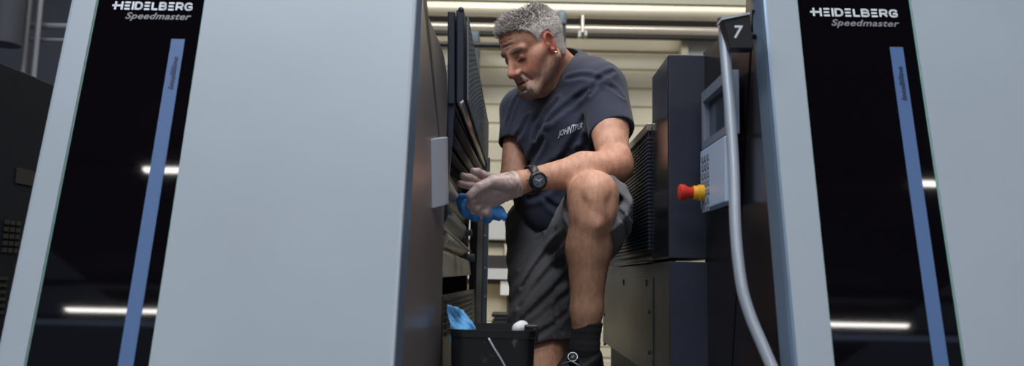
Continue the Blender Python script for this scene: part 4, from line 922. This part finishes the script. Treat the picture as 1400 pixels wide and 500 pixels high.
# ------------------------------------------------------------------ bucket
bx0, bx1 = W(613, 454, 1.5), W(734, 454, 1.5); zr = W(673, 451, 1.5).z; cxb = (bx0.x + bx1.x) / 2; wv = (bx1.x - bx0.x) / 2; dv = .12; cyb = 1.5 + dv
BK = thing('bucket', 'scuffed black rectangular plastic bucket in front of the man holding wipes', 'bucket', (cxb, cyb, .70))
def rrect(w, d, r, z, n=6):
    out = []
    for cx_, cy_, a0 in ((w - r, d - r, 0), (-w + r, d - r, 90), (-w + r, -d + r, 180), (w - r, -d + r, 270)):
        for k in range(n + 1): a = math.radians(a0 + 90 * k / n); out.append((cxb + cx_ + r * math.cos(a), cyb + cy_ + r * math.sin(a), z))
    return out
loops = [rrect(wv * .86, dv * .86, .02, .7015), rrect(wv * .9, dv * .9, .03, .706), rrect(wv * .965, dv * .965, .03, zr - .03), rrect(wv * .965, dv * .965, .03, zr - .016), rrect(wv * .985, dv * .985, .03, zr - .014), rrect(wv, dv, .03, zr - .004), rrect(wv, dv, .03, zr), rrect(wv * .95, dv * .96, .027, zr), rrect(wv * .93, dv * .94, .027, zr - .02), rrect(wv * .86, dv * .86, .025, .712)]
nl = len(loops[0]); V_ = [p for l in loops for p in l]; F_ = [(i * nl + k, i * nl + (k + 1) % nl, (i + 1) * nl + (k + 1) % nl, (i + 1) * nl + k) for i in range(len(loops) - 1) for k in range(nl)]
F_ += [tuple(range(nl - 1, -1, -1)), tuple((len(loops) - 1) * nl + k for k in range(nl))]
bo = obj('shell', V_, F_, M['bucket'], BK); smooth_by_angle(bo, .5)
hpth = catmull([W(668, 462, 1.496), W(676, 476, 1.49), W(686, 492, 1.486), W(698, 512, 1.484), W(716, 520, 1.486)], 6)
MB().tube(hpth, .0016, 8).build('wire_handle', M['silver'], BK, True)
MB().box(bx1.x - .022, bx1.x + .006, cyb - .03, cyb + .02, zr - .03, zr + .006).build('handle_lug', M['black'], BK, bevel=.004)
# splashes that belong to the plastic
nt = M['bucket'].node_tree; b_ = nt.nodes['Principled BSDF']; tc = nt.nodes.new('ShaderNodeTexCoord'); n1 = nt.nodes.new('ShaderNodeTexNoise'); n1.inputs['Scale'].default_value = 34; n1.inputs['Detail'].default_value = 8; n1.inputs['Roughness'].default_value = .7
rp = nt.nodes.new('ShaderNodeValToRGB'); rp.color_ramp.elements[0].position = .60; rp.color_ramp.elements[0].color = lin((17, 17, 20)); rp.color_ramp.elements[1].position = .72; rp.color_ramp.elements[1].color = lin((84, 92, 90))
nt.links.new(tc.outputs['Object'], n1.inputs[0]); nt.links.new(n1.outputs['Fac'], rp.inputs[0]); nt.links.new(rp.outputs[0], b_.inputs['Base Color'])
# folded light blue wipe standing in the bucket
def sheet(name, corners, m, label, cat, nu=24, nv=24, amp=.006, th=.0012, fr=9, parent=None):
    a, b, c, d = [Vector(q) for q in corners]; V_ = []; 
    nrm = (b - a).cross(d - a).normalized()
    for i in range(nu + 1):
        for j in range(nv + 1):
            u, v = i / nu, j / nv; p = a.lerp(b, u).lerp(d.lerp(c, u), v); w_ = amp * (math.sin(fr * u + 2 * math.sin(4 * v)) + .5 * math.sin(fr * 1.7 * v + 3 * u) + .25 * math.sin(31 * u + 17 * v)); V_.append(p + nrm * w_)
    F_ = [(i * (nv + 1) + j, (i + 1) * (nv + 1) + j, (i + 1) * (nv + 1) + j + 1, i * (nv + 1) + j + 1) for i in range(nu) for j in range(nv)]
    o = obj(name, V_, F_, m, parent, True); s = o.modifiers.new('s', 'SOLIDIFY'); s.thickness = th; return o
o = sheet('folded_wipe', (W(618, 475, 1.56), W(612, 416, 1.56), W(634, 424, 1.61), W(660, 478, 1.60)), M['bluecloth2'], '', '', amp=.004)
o2 = sheet('fold_layer', (W(620, 475, 1.58), W(615, 418, 1.585), W(639, 431, 1.64), W(662, 478, 1.63)), M['bluecloth2'], '', '', amp=.004, parent=o)
tag(o, 'light blue folded wipe standing up out of the bucket', 'wipe')
F = rag('r', [W(706, 458, 1.60), W(709, 449, 1.60), W(714, 446, 1.61), W(717, 460, 1.62)], [.009, .009, .010, .010], 0, 0, 0, 0, amp=.001, fr=60)
o = fmesh('white_rag', F, M['rag'], None); tag(o, 'small white rag end sticking up at the right of the bucket', 'rag')
F = rag('r', [(cxb - .03, cyb - .03, .735), (cxb + .03, cyb + .04, .745), (cxb + .05, cyb - .03, .735)], [.03, .03, .03], 0, 0, 0, 0, amp=.004, fr=60)
